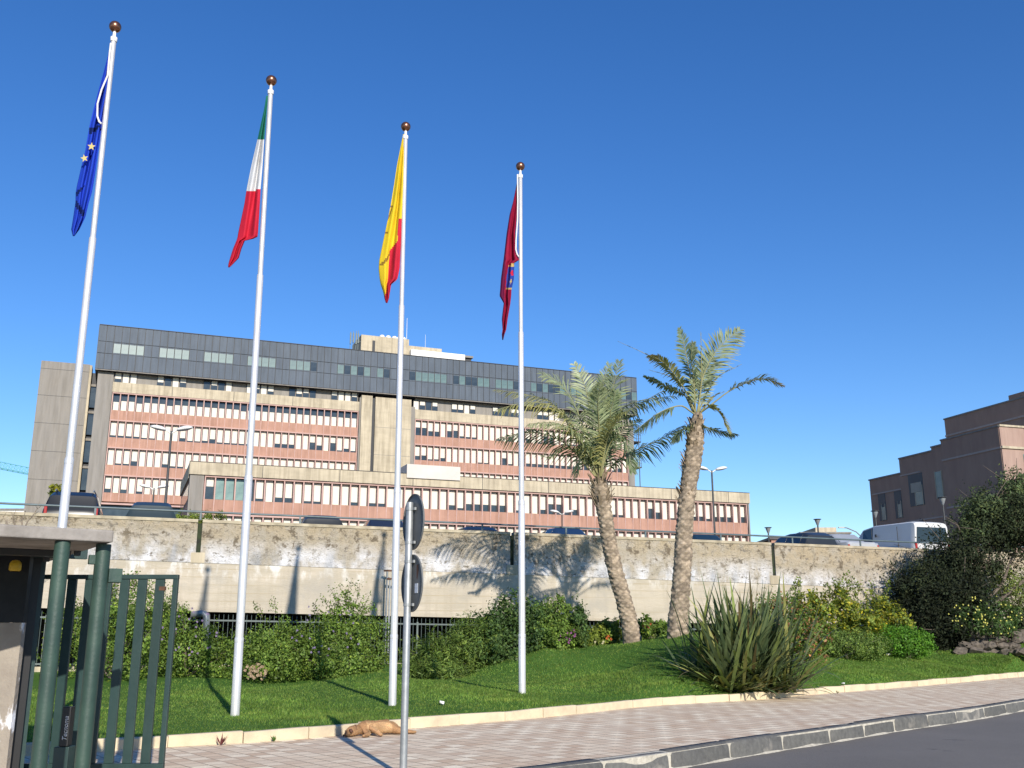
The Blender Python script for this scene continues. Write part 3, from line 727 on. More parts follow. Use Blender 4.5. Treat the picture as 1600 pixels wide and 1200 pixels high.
def bwin(s0, s1, z0, z1, shut, gl=True):
    f_ = hpart('window', M['tealglass'], [(s0, s1, -.12, .025, z0, z1)], bb)
    mb = MB(); mb.box(s0+.1, s0+(s1-s0)*.55, .026, .04, z0+.05, z0+(z1-z0)*.5); mb.build('pane', M['glassg'], f_)
    mb = MB(); mb.box(s0+.05, s0+.1, .026, .05, z0, z0+(z1-z0)*.62); mb.box(s0+(s1-s0)*.55, s0+(s1-s0)*.6, .026, .05, z0, z0+(z1-z0)*.62); mb.build('frame', M['beige'], f_)
    if shut: mb = MB(); mb.box(s0+.12, s1-.25, .026, .06, z0+(z1-z0)*.42, z0+(z1-z0)*.72); mb.build('shutter', M['shutter'], f_)
bwin(10.95, 11.75, 9.3, 11.25, False); bwin(9.2, 9.95, 9.3, 11.25, False); bwin(6.85, 8.3, 9.95, 12.18, True)
f_ = hpart('window', M['glassg'], [(4.95, 5.55, -.1, .025, 10.2, 12.0)], bb); mb = MB(); mb.box(4.9, 4.95, .0, .05, 10.15, 12.05); mb.box(5.55, 5.6, 0, .05, 10.15, 12.05); mb.build('frame', M['beige'], f_)
bwin(7.2, 9.2, 6.9, 8.9, False)
# sunlit end facing the road
BE = bb
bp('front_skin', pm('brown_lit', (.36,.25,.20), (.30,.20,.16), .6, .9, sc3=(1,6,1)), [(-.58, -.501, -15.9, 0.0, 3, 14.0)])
bp('front_trim', TR, [(-.68, -.581, -16, .03, 12.6, 12.75), (-.66, -.581, -16, .03, 14.0, 14.12)])
for i in range(4):
    f_ = bp('window', M['glassg'], [(-.62, -.585, -4.0 - i*3.4, -1.6 - i*3.4, 10.2, 12.3)])
    mb = MB(); mb.box(-.66, -.621, -2.85 - i*3.4, -2.75 - i*3.4, 10.2, 12.3); mb.build('frame', M['white'], f_)
mb = MB(); mb.tube([(-3,-2,14),(-3,-2,18.2)], .03, 5)
for z in (17.2, 17.6, 18.0): mb.bar((-3.4,-2,z),(-2.6,-2,z),.025)
for z in (16.9,17.4,17.8): mb.bar((-3,-2.5,z),(-3,-1.5,z),.025)
mb.build('roof_aerial', M['galv'], bb)

# ---------------------------------------------------------------- small far buildings
def far_house(name, px0, px1, ytop, Y, depth, label, mat, roofmat, steps=None, cat='building'):
    P0 = atY(px0, ytop, Y); P1 = atY(px1, ytop, Y); w_ = P1.x - P0.x; h = P0.z
    o = thing(name, (P0.x, Y, 0), label, cat); mb = MB(); mb.box(0, w_, 0, depth, 3, h); mb.build('wall', mat, o)
    mb = MB(); mb.box(-.2, w_+.2, -.2, depth+.2, h, h+.25); mb.build('roof', roofmat, o)
    for a, b_, dz in (steps or []):
        mb = MB(); mb.box(w_*a, w_*b_, .5, depth-.5, h+.25, h+.25+dz); mb.build('roof_box', mat, o)
    for i in range(3):
        mb = MB(); mb.box(w_*(.15+.3*i), w_*(.25+.3*i), -.05, 0, h-1.8, h-.7); mb.build('window', M['glass'], o)
    return o
far_house('pale_house', 1252, 1328, 834, 150, 14, 'far pale flat-roofed building beyond the car park, left of the white van', M['beige'], M['grey_con'], [(.32,.75,.75)])
far_house('dark_roofed_shed', 1205, 1262, 843, 110, 8, 'low dark-roofed shed on the skyline left of the far pale building', M['pink'], M['dark'])
far_house('white_house', -60, 46, 797, 160, 14, 'low white building on the skyline at the far left edge under the crane', M['white'], M['grey_con'])

# ---------------------------------------------------------------- crane
cp = atY(-160, 684, 190); q = atY(75, 690, 235)
cr = thing('tower_crane', (cp.x, cp.y, 0), 'teal lattice jib of a tower crane against the sky at the far left', 'crane')
def lattice(a, b_, w_, n, name):
    mb = MB(); a = Vector(a); b_ = Vector(b_); d = (b_-a).normalized(); up = Vector((0,0,1)) if abs(d.z) < .9 else Vector((0,1,0)); sd_ = d.cross(up).normalized(); up = sd_.cross(d)
    if abs(d.z) > .9: offs = [sd_*w_/2+up*w_/2, -sd_*w_/2+up*w_/2, -sd_*w_/2-up*w_/2, sd_*w_/2-up*w_/2]
    else: offs = [up*w_*.6, sd_*w_*.45-up*w_*.4, -sd_*w_*.45-up*w_*.4]
    for o_ in offs: mb.bar(a+o_, b_+o_, .11)
    m_ = len(offs)
    for i in range(n):
        p, q_ = a.lerp(b_, i/n), a.lerp(b_, (i+1)/n)
        for k_ in range(m_): mb.bar(p+offs[k_], q_+offs[(k_+1) % m_], .06); mb.bar(p+offs[k_], p+offs[(k_+1) % m_], .05)
    return mb.build(name, M['teal'], cr)
L = q - cp; Lx = Vector((L.x, L.y, cp.z)); lattice((-8, -2, cp.z), (L.x*1.1, L.y*1.1, cp.z - .2), 1.5, 34, 'jib'); lattice((0,0,3.3), (0,0,cp.z-1), 1.8, 24, 'mast')
mb = MB(); mb.box(-9.5,-7.5,-2.8,-1.2,cp.z-2.4,cp.z); mb.build('counterweight', M['grey_con'], cr)
# ================================================================ FLAGPOLES
def ball_prof(r, z): return [(max(.001, r*math.sin(a)), z - r*math.cos(a)) for a in np.linspace(0.05, math.pi-.001, 14)]
HP = 11.85
def pole_tree():
    t = thing('flagpole', (0,0,0), '', 'flagpole', 'flagpoles on the lawn')
    secs = [(-.3, 1.22, .074), (1.22, 3.98, .069), (3.98, 7.8, .058), (7.8, HP-.25, .046)]
    for a, b_, r_ in secs:
        mb = MB(); mb.lathe([(r_, a), (r_, b_), (r_*.9, b_ + .015), (.01, b_ + .015)], 20); mb.build('pole_section', M['alu'], t, smooth=True).modifiers.new('e','EDGE_SPLIT').split_angle = R(35)
    mb = MB(); mb.lathe([(.077,1.19),(.078,1.25),(.071,1.27)], 20); mb.build('collar', M['alu'], t, smooth=True); mb = MB(); mb.lathe([(.072,3.95),(.072,4.02),(.059,4.06)], 20); mb.build('collar', M['alu'], t, smooth=True)
    mb = MB(); mb.lathe([(.055,HP-.3),(.06,HP-.22),(.03,HP-.2),(.025,HP-.09)], 16); mb.build('cap', M['white'], t, smooth=True)
    mb = MB(); mb.lathe(ball_prof(.105, HP), 20); mb.build('finial_ball', M['copper'], t, smooth=True)
    mb = MB(); mb.tube([(.01,-.058,HP-.3),(.01,-.058,8),(.02,-.07,7.7),(.02,-.083,3.9),(.02,-.09,1.5)], .005, 5); mb.build('halyard', M['rope'], t)
    return t
PX = [((97,825),(180,42),15.75,None),((367,1118),(424,126),17.3,1),((613,1101),(634,198),19.4,1),((816,1090),(813,260),21.35,1)]
PL = ['silver flagpole carrying the blue flag with gold stars, nearest the gate', 'silver flagpole carrying the green, white and red flag',
      'silver flagpole carrying the yellow and red flag', 'silver flagpole carrying the crimson flag with a blue crest']
proto = pole_tree(); poles = []
for i, (b_, t_, Y, k) in enumerate(PX):
    o = proto if i == 0 else copy_tree(proto); o['label'] = PL[i]
    B = atY(*b_, Y); T = atY(*t_, Y)
    if not k: d = (T - B).normalized(); B = T - d * HP
    d = (T - B); o.scale = (1, 1, d.length / HP); d.normalize(); o.location = B
    o.rotation_mode = 'QUATERNION'; o.rotation_quaternion = Vector((0,0,1)).rotation_difference(d); poles.append((B, T, Y))

# ================================================================ FLAGS
def pip(x, y, poly):
    c = False; n = len(poly); j = n - 1
    for i in range(n):
        xi, yi = poly[i]; xj, yj = poly[j]
        if (yi > y) != (yj > y) and x < (xj-xi)*(y-yi)/(yj-yi)+xi: c = not c
        j = i
    return c
def cloth(name, c, rough=.75):
    m, n, b = nodes(name, rough, 0, .2); o = mix(n, ramp(n, noise(n, 3, 3), .3, .7), c, tuple(x*.85 for x in c)); n.links.new(o, b.inputs['Base Color'])
    tr = N(n, 'ShaderNodeBsdfTranslucent'); n.links.new(o, tr.inputs[0]); ms = N(n, 'ShaderNodeMixShader'); ms.inputs[0].default_value = .25
    n.links.new(b.outputs[0], ms.inputs[1]); n.links.new(tr.outputs[0], ms.inputs[2]); n.links.new(ms.outputs[0], n.nodes['Material Output'].inputs[0]); return m
FB, FG, FW, FR, FY, FC = cloth('flag_blue',(.02,.07,.60)), cloth('flag_green',(.02,.20,.13)), cloth('flag_white',(.75,.75,.76)), cloth('flag_red',(.62,.02,.05)), cloth('flag_yellow',(.85,.62,.03)), cloth('flag_crimson',(.33,.008,.045))
FN, FO, FD, FM = cloth('crest_blue',(.03,.06,.35)), cloth('crest_gold',(.6,.42,.15)), cloth('flag_fold_shade_emblem',(.35,.20,.03)), cloth('flag_crimson_dark',(.14,.006,.05))
def flag(label, i, ox, oy, sc_, rows, colf, mats, amp, folds, sub=None, ph=0):
    B, T, Y = poles[i]
    rows = [(oy + y/sc_, ox + a/sc_, ox + b_/sc_) for y, a, b_ in rows]
    ys = [r_[0] for r_ in rows]; nv = 90; nu = 26; v = []; f = []; mi = []
    A = np.array(rows); root = thing('flag', tuple(atY(rows[0][2], rows[0][0], Y)), label, 'flag', 'flags hanging from the flagpoles')
    def P(q, u, fwd=0):
        y = ys[0] + (ys[-1]-ys[0])*q; xl = np.interp(y, A[:,0], A[:,1]); xr = np.interp(y, A[:,0], A[:,2]); x = xl + (xr-xl)*u
        env = min(1, q*3) * (.35 + .65*math.sin(math.pi*min(1, max(0, (1-u)*1.3))) )
        dy = (amp*1.25*math.sin(folds*u*math.pi*2 + 1.8*q + ph) + amp*.18*math.sin(folds*2.3*u*math.pi*2 - 5*q + ph*2) + amp*.35*math.sin(9*q+4*u+ph))*env - .02 + .12*(1-u)*q
        return atY(x, y, Y + dy - fwd), x, y
    for a in range(nv+1):
        for b_ in range(nu+1): v.append(tuple(P(a/nv, b_/nu)[0]))
    for a in range(nv):
        for b_ in range(nu):
            q = a*(nu+1)+b_; f.append((q, q+1, q+nu+2, q+nu+1)); _, x, y = P((a+.5)/nv, (b_+.5)/nu); mi.append(colf((x-ox)*sc_, (y-oy)*sc_))
    mb = MB(); mb.add(v, f); mb.m = mi; o = mb.build('cloth', mats, root, smooth=True, world=True)
    so_ = o.modifiers.new('thick', 'SOLIDIFY'); so_.thickness = .004
    mr_ = mb2 = MB()
    return root, P, Y
# european flag
rows = [(118,362,368),(200,346,360),(300,320,352),(400,292,340),(540,256,318),(575,249,312),(680,232,296),(780,208,283),(860,190,270),(890,185,264),(935,184,250),(1010,173,232),(1070,163,203),(1103,171,178)]
def ceu(x, y):
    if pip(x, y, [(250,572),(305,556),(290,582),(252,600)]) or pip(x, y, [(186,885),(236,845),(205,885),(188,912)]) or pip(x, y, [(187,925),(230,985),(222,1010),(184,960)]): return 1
    return 0
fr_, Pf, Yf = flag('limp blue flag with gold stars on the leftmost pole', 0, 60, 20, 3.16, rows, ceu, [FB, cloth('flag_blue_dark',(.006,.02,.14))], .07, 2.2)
def star(cx, cy, r_, rot):
    mb = MB(); pts = []
    for k_ in range(10):
        rr_ = r_ if k_ % 2 == 0 else r_*.42; a = rot + math.pi*k_/5; pts.append((cx + rr_*math.sin(a), cy - rr_*math.cos(a)))
    vs = [tuple(atY(60+x/3.16, 20+y/3.16, Yf-.10)) for x, y in pts] + [tuple(atY(60+x/3.16, 20+y/3.16, Yf-.085)) for x, y in pts]
    mb.add(vs, [tuple(range(10))] + [(k_, (k_+1) % 10, 10+(k_+1) % 10, 10+k_) for k_ in range(10)]); mb.build('star', FO2, fr_, world=True)
FO2 = cloth('star_gold', (.75,.60,.22))
star(262, 660, 21, .1); star(227, 718, 20, -.2)
mb = MB(); mb.tube([atY(60+x/3.16, 20+y/3.16, Yf-.09) for x, y in [(358,150),(352,200),(342,310),(312,380),(292,450),(291,510),(300,538),(312,548)]], .016, 6); mb.build('rope_loop', M['rope'], fr_, world=True)
# italian
rows = [(175,304,314),(250,292,306),(415,256,292),(560,222,283),(690,196,272),(770,184,268),(930,150,258),(960,145,254),(972,141,186),(1020,121,166),(1070,105,152),(1105,95,118),(1122,94,100)]
def cit(x, y): return 0 if y < 416 + (x-255)*.1 else 1 if (y < 703 - (x-190)*.12 or (x < 187 and y < 765)) else 2
flag('limp flag in green, white and red hanging from its pole', 1, 330, 100, 3.53, rows, cit, [FG, FW, FR], .06, 1.6, ph=1)
# yellow and red
rows = [(150,262,272),(250,242,268),(330,226,266),(450,208,263),(560,190,260),(660,170,254),(760,149,250),(890,122,244),(935,119,242),(1000,125,228),(1030,132,192),(1080,148,184),(1110,153,180),(1138,162,170)]
RED = [(270,635),(235,648),(228,780),(182,830),(172,1000),(158,1090),(150,1115),(165,1150),(200,1110),(240,1000),(270,930)]
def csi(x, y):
    if pip(x, y, [(122,912),(150,893),(186,838),(174,885),(135,925)]): return 2  # fold shade painted as a brown patch
    if pip(x, y, [(189,566),(203,572),(190,615),(166,668),(180,618),(194,580),(186,576)]) or pip(x, y, [(150,715),(176,719),(174,727),(158,729)]): return 2  # brown lines of the printed emblem, same cloth colour
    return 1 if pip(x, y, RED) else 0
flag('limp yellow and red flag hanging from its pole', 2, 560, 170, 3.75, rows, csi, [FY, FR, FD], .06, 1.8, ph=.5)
# crimson with crest
rows = [(185,230,238),(300,207,236),(380,185,232),(500,166,222),(640,150,236),(665,147,246),(684,144,214),(780,131,212),(850,126,197),(890,122,195),(935,148,190),(1000,140,178),(1035,136,172),(1100,141,163),(1130,136,152),(1165,139,144)]
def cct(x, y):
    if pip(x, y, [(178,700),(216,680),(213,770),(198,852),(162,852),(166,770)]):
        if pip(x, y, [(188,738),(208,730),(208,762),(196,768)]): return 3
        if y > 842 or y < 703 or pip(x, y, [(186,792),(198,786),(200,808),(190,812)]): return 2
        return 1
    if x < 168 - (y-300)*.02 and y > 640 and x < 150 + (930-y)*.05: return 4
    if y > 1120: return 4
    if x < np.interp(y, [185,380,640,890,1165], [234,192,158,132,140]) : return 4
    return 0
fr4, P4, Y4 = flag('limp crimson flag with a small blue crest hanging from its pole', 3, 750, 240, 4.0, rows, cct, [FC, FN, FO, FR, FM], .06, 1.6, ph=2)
mb = MB(); mb.tube([atY(750+x/4, 240+y/4, Y4-.07) for x, y in [(234,130),(236,300),(234,420),(225,540),(224,600),(232,630),(243,645)]], .016, 6); mb.build('rope_loop', M['rope'], fr4, world=True)

# ================================================================ ROAD SIGN (seen from behind)
SY = 11.25; sb_ = atY(626, 1225, SY); sx = atY(628, 1200, SY).x; sxt = atY(641, 790, SY).x
ang = R(63)
sg = thing('road_sign', ((sx+sxt)/2+.005, SY, 0), 'grey galvanised post with the backs of two round traffic signs, one above the other', 'road sign')
zt = atY(641, 786, SY).z
mb = MB(); mb.lathe([(.04,-.1),(.04,zt),(.036,zt+.008),(.001,zt+.01)], 20); mb.build('post', M['galv'], sg, smooth=True).modifiers.new('e','EDGE_SPLIT')
nrm = Vector((math.sin(ang), math.cos(ang), 0)); tg = Vector((math.cos(ang), -math.sin(ang), 0))   # nrm: towards the sign's face
def disc(cx, cy, label, stick):
    P = atY(cx, cy, SY); rad = .315; c = Vector((0,0,P.z)) + nrm * .052; mb = MB(); n = 48
    def ringpts(rr_, dd): return [c + nrm*dd + tg*(rr_*math.cos(2*math.pi*j/n)) + Vector((0,0,rr_*math.sin(2*math.pi*j/n))) for j in range(n)]
    rings = [ringpts(.001,0), ringpts(rad-.012,0), ringpts(rad-.008,-.012), ringpts(rad,-.012), ringpts(rad,.006), ringpts(rad-.07,.0061)]
    for i in range(3): mb.add(rings[i]+rings[i+1], [(j,(j+1)%n,n+(j+1)%n,n+j) for j in range(n)], 0)
    mb.add(rings[3]+rings[4], [(j,(j+1)%n,n+(j+1)%n,n+j) for j in range(n)], 0)
    mb.add(rings[4]+rings[5], [(j,(j+1)%n,n+(j+1)%n,n+j) for j in range(n)], 1); mb.add(rings[5], [tuple(range(n))], 2)
    o = mb.build('sign_plate', [M['signback'], M['signred'], M['white']], sg); o['label'] = label
    for dz in (-.235, .235 if cy > 860 else .14):
        mb = MB(); mb.bar(c + Vector((0,0,dz)) - nrm*.018 - tg*.07, c + Vector((0,0,dz)) - nrm*.018 + tg*.09, .022, .03)
        mb.bar(Vector((0,0,P.z+dz)) + nrm*.0, c + Vector((0,0,dz)) - nrm*.01, .03, .03); mb.lathe([(.046,-.016),(.046,.016)], 16, o=(0,0,P.z+dz)); mb.build('bracket', M['galv'], o)
    if stick:
        mb = MB(); q = c + Vector((0,0,stick[1])) - nrm*.004 - tg*stick[0]; s2 = .045
        vs = [q + tg*(i*s2) + Vector((0,0,j*s2*1.15)) for i, j in ((-1,-1),(1,-1),(1,1),(-1,1))]; vs += [x + nrm*.003 for x in vs]
        mb.add(vs, [(0,1,2,3),(0,4,5,1),(1,5,6,2),(2,6,7,3),(3,7,4,0)]); mb.build('sticker', M['sticker'], o)
    mb = MB()
    q = c - nrm*.003 
    return o
disc(650, 815, 'back of the upper round sign plate', (-.10,-.09) if False else None)
lowp = disc(644.5, 911, 'back of the lower round sign plate with a small sticker and rust', (-.13,-.06))
# rust streak on the lower plate
c = Vector((0,0,atY(644.5, 911, SY).z)) + nrm*.0505; mb = MB()
pts = [(.12,.19),(.17,.20),(.19,.14),(.15,.03),(.13,.05)]
vs = [c + tg*a + Vector((0,0,b_)) for a, b_ in pts] + [c + nrm*.001 + tg*a + Vector((0,0,b_)) for a, b_ in pts]
mb.add(vs, [tuple(range(5))]); mb.build('rust_stain', M['rust'], lowp)

# ================================================================ DOG
def skin(name, nodes_, edges_, mat, parent, sub=2):
    me = bpy.data.meshes.new(name); me.from_pydata([n_[0] for n_ in nodes_], edges_, []); o = bpy.data.objects.new(name, me); COL.objects.link(o)
    o.parent = parent; sk = o.modifiers.new('skin', 'SKIN'); sk.use_smooth_shade = True; sk.branch_smoothing = .6
    for i, n_ in enumerate(nodes_):
        r_ = n_[1]; me.skin_vertices[0].data[i].radius = r_ if hasattr(r_, '__len__') else (r_, r_)
    me.skin_vertices[0].data[0].use_root = True
    s2 = o.modifiers.new('sub', 'SUBSURF'); s2.levels = sub; s2.render_levels = sub; me.materials.append(mat); return o
dogm = pm('dog_fur', (.46,.25,.12), (.36,.175,.08), 4, .95, bmp=.5, bscale=60)
dp = atz(587, 1150, 0.0)
dog = thing('dog', (dp.x, dp.y + .08, 0), 'tan dog lying asleep on its side on the pavement against the pale edging stones', 'dog', rz=R(27))
nd = [((.12,.10,.12),(.13,.12)),   #0 loin (root)
 ((-.06,.10,.135),(.175,.16)),    #1 ribs
 ((-.22,.08,.14),(.155,.15)),       #2 chest
 ((-.32,.05,.12),(.11,.105)),      #3 neck base
 ((-.40,.02,.095),(.088,.085)),     #4 neck
 ((-.47,-.01,.085),(.092,.088)),   #5 skull
 ((-.54,-.055,.055),(.050,.045)),  #6 muzzle
 ((-.585,-.09,.035),(.030,.028)),  #7 nose
 ((.25,.11,.14),(.145,.14)),      #8 rump
 ((.30,-.01,.10),(.10,.09)),     #9 upper thigh
 ((.40,-.07,.06),(.05,.045)),      #10 knee
 ((.54,-.03,.045),(.030,.028)),    #11 hock
 ((.66,-.07,.03),(.027,.022)),     #12 hind foot
 ((-.23,-.06,.08),(.060,.055)),    #13 shoulder lower leg
 ((-.20,-.17,.055),(.036,.034)),   #14 elbow
 ((-.28,-.24,.035),(.027,.025)),   #15 wrist
 ((-.33,-.27,.025),(.030,.022)),   #16 paw
 ((-.13,-.05,.13),(.055,.055)),    #17 other shoulder
 ((-.07,-.17,.09),(.037,.035)),    #18
 ((-.04,-.27,.045),(.027,.025)),   #19
 ((-.015,-.31,.028),(.032,.024)),  #20 paw
 ((.38,.06,.09),(.06,.055)),       #21 hind leg 2
 ((.50,.06,.055),(.038,.034)),     #22
 ((.63,.00,.035),(.026,.023)),     #23
 ((.71,-.02,.025),(.028,.02)),     #24
 ((.40,.17,.07),(.028,.026)),       #25 tail
 ((.50,.20,.035),(.020,.018)),       #26
 ((.60,.19,.022),(.013,.013)),     #27
 ((.35,.11,.105),(.105,.095))]     #28 hip
ed = [(0,1),(1,2),(2,3),(3,4),(4,5),(5,6),(6,7),(0,8),(8,9),(9,10),(10,11),(11,12),(2,13),(13,14),(14,15),(15,16),(1,17),(17,18),(18,19),(19,20),(8,28),(28,21),(21,22),(22,23),(23,24),(28,25),(25,26),(26,27)]
dog.scale = (.87, .86, .86)
body = skin('body', nd, ed, dogm, dog)
dg = bpy.context.evaluated_depsgraph_get(); me = bpy.data.meshes.new_from_object(body.evaluated_get(dg)); me.name = 'body'
body.modifiers.clear(); body.data = me; me.materials.clear(); me.materials.append(dogm)
def fur(o, n, ln, parent):
    rs = np.random.RandomState(2); me = o.data; me.calc_loop_triangles(); tr = me.loop_triangles; ar = np.array([t.area for t in tr]); k = rs.choice(len(tr), n, p=ar/ar.sum())
    co = np.array([v.co[:] for v in me.vertices]); ti = np.array([t.vertices[:] for t in tr]); nm = np.array([t.normal[:] for t in tr])
    a, b_ = rs.rand(n), rs.rand(n); m_ = a + b_ > 1; a[m_] = 1-a[m_]; b_[m_] = 1-b_[m_]; T_ = ti[k]; p = co[T_[:,0]] + (co[T_[:,1]]-co[T_[:,0]])*a[:,None] + (co[T_[:,2]]-co[T_[:,0]])*b_[:,None]
    d = nm[k]*.45 + np.array([.75,.0,-.25]) + rs.normal(size=(n,3))*.25; d /= np.linalg.norm(d,axis=1)[:,None]; s_ = np.cross(d, nm[k]+.01); s_ /= np.linalg.norm(s_,axis=1)[:,None]; L_ = ln*rs.uniform(.5,1.2,n)[:,None]
    V = np.stack([p - s_*.0022, p + s_*.0022, p + d*L_], 1).reshape(-1,3); c = rs.uniform(.65,1.25,n)[:,None]*np.ones(3)
    belly = (p[:,1] < .02) & (p[:,0] > -.2) & (p[:,0] < .25) & (p[:,2] > .05); c[belly] *= np.array([1.35,1.5,1.6]); drk = (p[:,0] < -.5) | (p[:,2] < .03); c[drk] *= .6
    patch = np.sin(p[:,0]*17+1)*np.cos(p[:,2]*23+p[:,1]*9); c *= (1+.18*patch)[:,None]
    np_obj('fur', V, np.arange(n*3).reshape(-1,3), leafmat('dog_hair', (.50,.30,.155), .2, .15, .7), parent, tint=np.repeat(c,3,0), kind='stuff')
fur(body, 60000, .022, dog)
dk = pm('dog_dark', (.12,.055,.035), None, 4, .8); lightf = pm('dog_belly', (.62,.42,.26), None, 4, .95)
for sx_, sy_, sz_ in ((-.43,.035,.165),(-.485,-.075,.125)):      # ears, folded
    mb = MB(); b0 = Vector((sx_,sy_,sz_)); mb.add([b0+Vector((-.03,.02,-.01)), b0+Vector((.035,.0,-.005)), b0+Vector((.03,-.05,-.035)), b0+Vector((-.005,-.075,-.055)), b0+Vector((-.03,-.03,-.02)), b0+Vector((0,-.02,.015))],
        [(0,1,5),(1,2,5),(2,3,5),(3,4,5),(4,0,5),(0,4,3,2,1)]); mb.build('ear', dk, dog, smooth=True)
mb = MB(); mb.lathe(ball_prof(.018, 0), 10, o=(-.612,-.108,.036)); mb.build('nose', M['black'], dog, smooth=True)
for e_ in ((-.505,-.085,.108),(-.555,-.01,.10)): mb = MB(); mb.lathe(ball_prof(.009, 0), 8, o=e_); mb.build('eye', M['black'], dog, smooth=True)
mb = MB(); mb.tube([(-.385 + .012*math.sin(a), .025 + .082*math.cos(a), .10 + .08*math.sin(a)) for a in np.linspace(0, 2*math.pi, 18)], .010, 6); mb.build('collar', dk, dog)

# ================================================================ GATE AND GATEHOUSE (left foreground)
GY = 10.5
def gx(px, y=1048): return atY(px, y, GY).x
gzt = atY(200, 898, GY).z; gzb = atY(200, 1196, GY).z
ga = thing('barred_gate', (gx(150), GY, 0), 'dark green gate leaf of broad flat upright bars standing half open beside the gatehouse', 'gate')
def gl(x): return x - gx(150)
xe = gl(gx(263.5)); xs = gl(gx(38))
mb = MB(); mb.box(xs, xe+.028, -.03, .03, gzt-.045, gzt); mb.build('top_rail', M['gate'], ga, bevel=.004)
mb = MB(); mb.box(xs, xe+.028, -.03, .03, gzb-.05, gzb+.02); mb.build('bottom_rail', M['gate'], ga, bevel=.004)
mb = MB(); mb.box(xe-.022, xe+.028, -.025, .025, gzb+.02, gzt-.046); mb.build('end_stile', M['gate'], ga, bevel=.004)
for k_ in range(8):
    x = gl(gx(239 - 28*k_)); mb = MB(); mb.box(x-.046, x+.046, -.018, .018, gzb+.021, gzt-.046); mb.build('bar', M['gate'], ga, bevel=.003)
mb = MB(); mb.box(xe-.16, xe-.10, -.02, .02, gzt-.16, gzt-.12); mb.build('latch', M['rust'], ga)
mb = MB(); mb.box(xs, xe, -.05, .05, .0, gzb-.052); mb.build('skirt', M['gate'], ga) if False else None
for x in (xs+.3, xe-.25):
    mb = MB(); mb.tube([(x,-.03,gzb-.11),(x,.03,gzb-.11)], .07, 16); mb.build('wheel', M['dark'], ga)
mb = MB(); mb.box(xs-1, xe+.1, -.03, .03, 0.003, .06); mb.build('track', M['dark'], ga)
# gatehouse
sf = atY(165, 847, 8.45); s0_ = atY(0, 838, 8.0); gu = Vector((sf.x - s0_.x, sf.y - s0_.y, 0)).normalized(); zu = (sf.z + s0_.z)/2
gh = thing('gatehouse', (sf.x, sf.y, 0), 'flat concrete canopy on two round green columns over a stained booth wall', 'shelter', rz=math.atan2(gu.y, gu.x))
zu0, zu1 = s0_.z, sf.z
mb = MB(); Ls = 4.0; dzs = (zu1 - zu0) / (sf - s0_).length
vs = []
for x in (-Ls, .06):
    zz = zu1 + dzs * x * .6
    vs += [(x,0,zz),(x,3.3,zz),(x,3.3,zz+.10),(x,0,zz+.10)]
mb.add(vs, [(0,3,2,1),(4,5,6,7),(0,1,5,4),(1,2,6,5),(2,3,7,6),(3,0,4,7)]); mb.build('canopy', M['slab'], gh, bevel=.012)
Mi = Matrix.Rotation(-math.atan2(gu.y, gu.x), 3, 'Z')
def gloc(P): return Mi @ (Vector(P) - gh.location)
for px, Y in ((76.5, 8.35), (143, 8.62)):
    P = gloc(atY(px, 1048, Y)); mb = MB(); mb.lathe([(.062,-.02),(.062,zu1-.005+dzs*P.x*.6)], 28, o=(P.x,P.y,0)); mb.build('column', M['tubeg'], gh, smooth=True)
    if px > 100:
        mb = MB(); z0 = atY(150, 910, Y).z; z1 = atY(150, 888, Y).z; mb.box(P.x+.055, P.x+.165, P.y-.05, P.y+.06, z0, z1); mb.box(P.x-.11, P.x-.055, P.y-.02, P.y+.03, z1+.03, z1+.11); mb.build('hinge_box', M['tubeg'], gh, bevel=.006)
# stained concrete pillar, dark steel frame and lamp in the shade of the canopy
pillm = None
def pillar_mat():
    m, n, b = nodes('pillar_concrete', .9); o = mix(n, ramp(n, noise(n, 3, 6), .35, .7), (.33,.29,.24), (.23,.20,.17))
    o = mix(n, ramp(n, noise(n, 4.5, 6, sc3=(1,1,.45)), .60, .66), o, (.75,.76,.80)); n.links.new(o, b.inputs['Base Color']); bump(n, b, noise(n, 20, 6), .5, .02); return m
P = atY(27, 1048, 9.7)
pl_ = gloc((P.x-.55, P.y, 0)); pr_ = gloc((P.x, P.y, 0))
mb = MB(); mb.bar((pl_.x, pl_.y+.25, -.05), (pl_.x, pl_.y+.25, 2.1), .01)
mb = MB(); a_ = math.atan2(gu.y, gu.x)
def lp(x, y): return gloc((x, y, 0))
q = [lp(P.x-1.6, P.y), lp(P.x, P.y), lp(P.x, P.y+.07), lp(P.x-1.6, P.y+.07)]
zt_ = atY(20, 973, P.y).z
mb.add([(v_.x, v_.y, -.05) for v_ in q] + [(v_.x, v_.y, zt_) for v_ in q], [(0,1,5,4),(1,2,6,5),(2,3,7,6),(3,0,4,7),(4,5,6,7)]); mb.build('booth_wall', pillar_mat(), gh)
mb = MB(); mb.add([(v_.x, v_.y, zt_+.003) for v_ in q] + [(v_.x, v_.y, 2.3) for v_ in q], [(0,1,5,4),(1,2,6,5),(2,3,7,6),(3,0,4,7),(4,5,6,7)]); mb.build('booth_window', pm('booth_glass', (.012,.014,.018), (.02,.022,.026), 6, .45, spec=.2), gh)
def wbar(name, px, y, Y, w_, d_, z0, z1, mat):
    Q = atY(px, y, Y); mb = MB(); v_ = lp(Q.x, Q.y); mb.box(v_.x-w_/2, v_.x+w_/2, v_.y-d_/2, v_.y+d_/2, z0, z1); return mb.build(name, mat, gh)
wbar('steel_post_shade_strip', 44, 1048, 10.05, .10, .06, -.02, 2.25, M['gate'])
wbar('steel_post_shade_strip', 34, 1048, 9.95, .12, .10, -.02, 2.25, M['black'])  # black strip added to stand in for the interior shade
wbar('roller', 122, 853, 9.4, .05, .06, 2.18, 2.33, M['dark']); wbar('roller', 74, 858, 9.6, .05, .06, 2.14, 2.3, M['dark'])
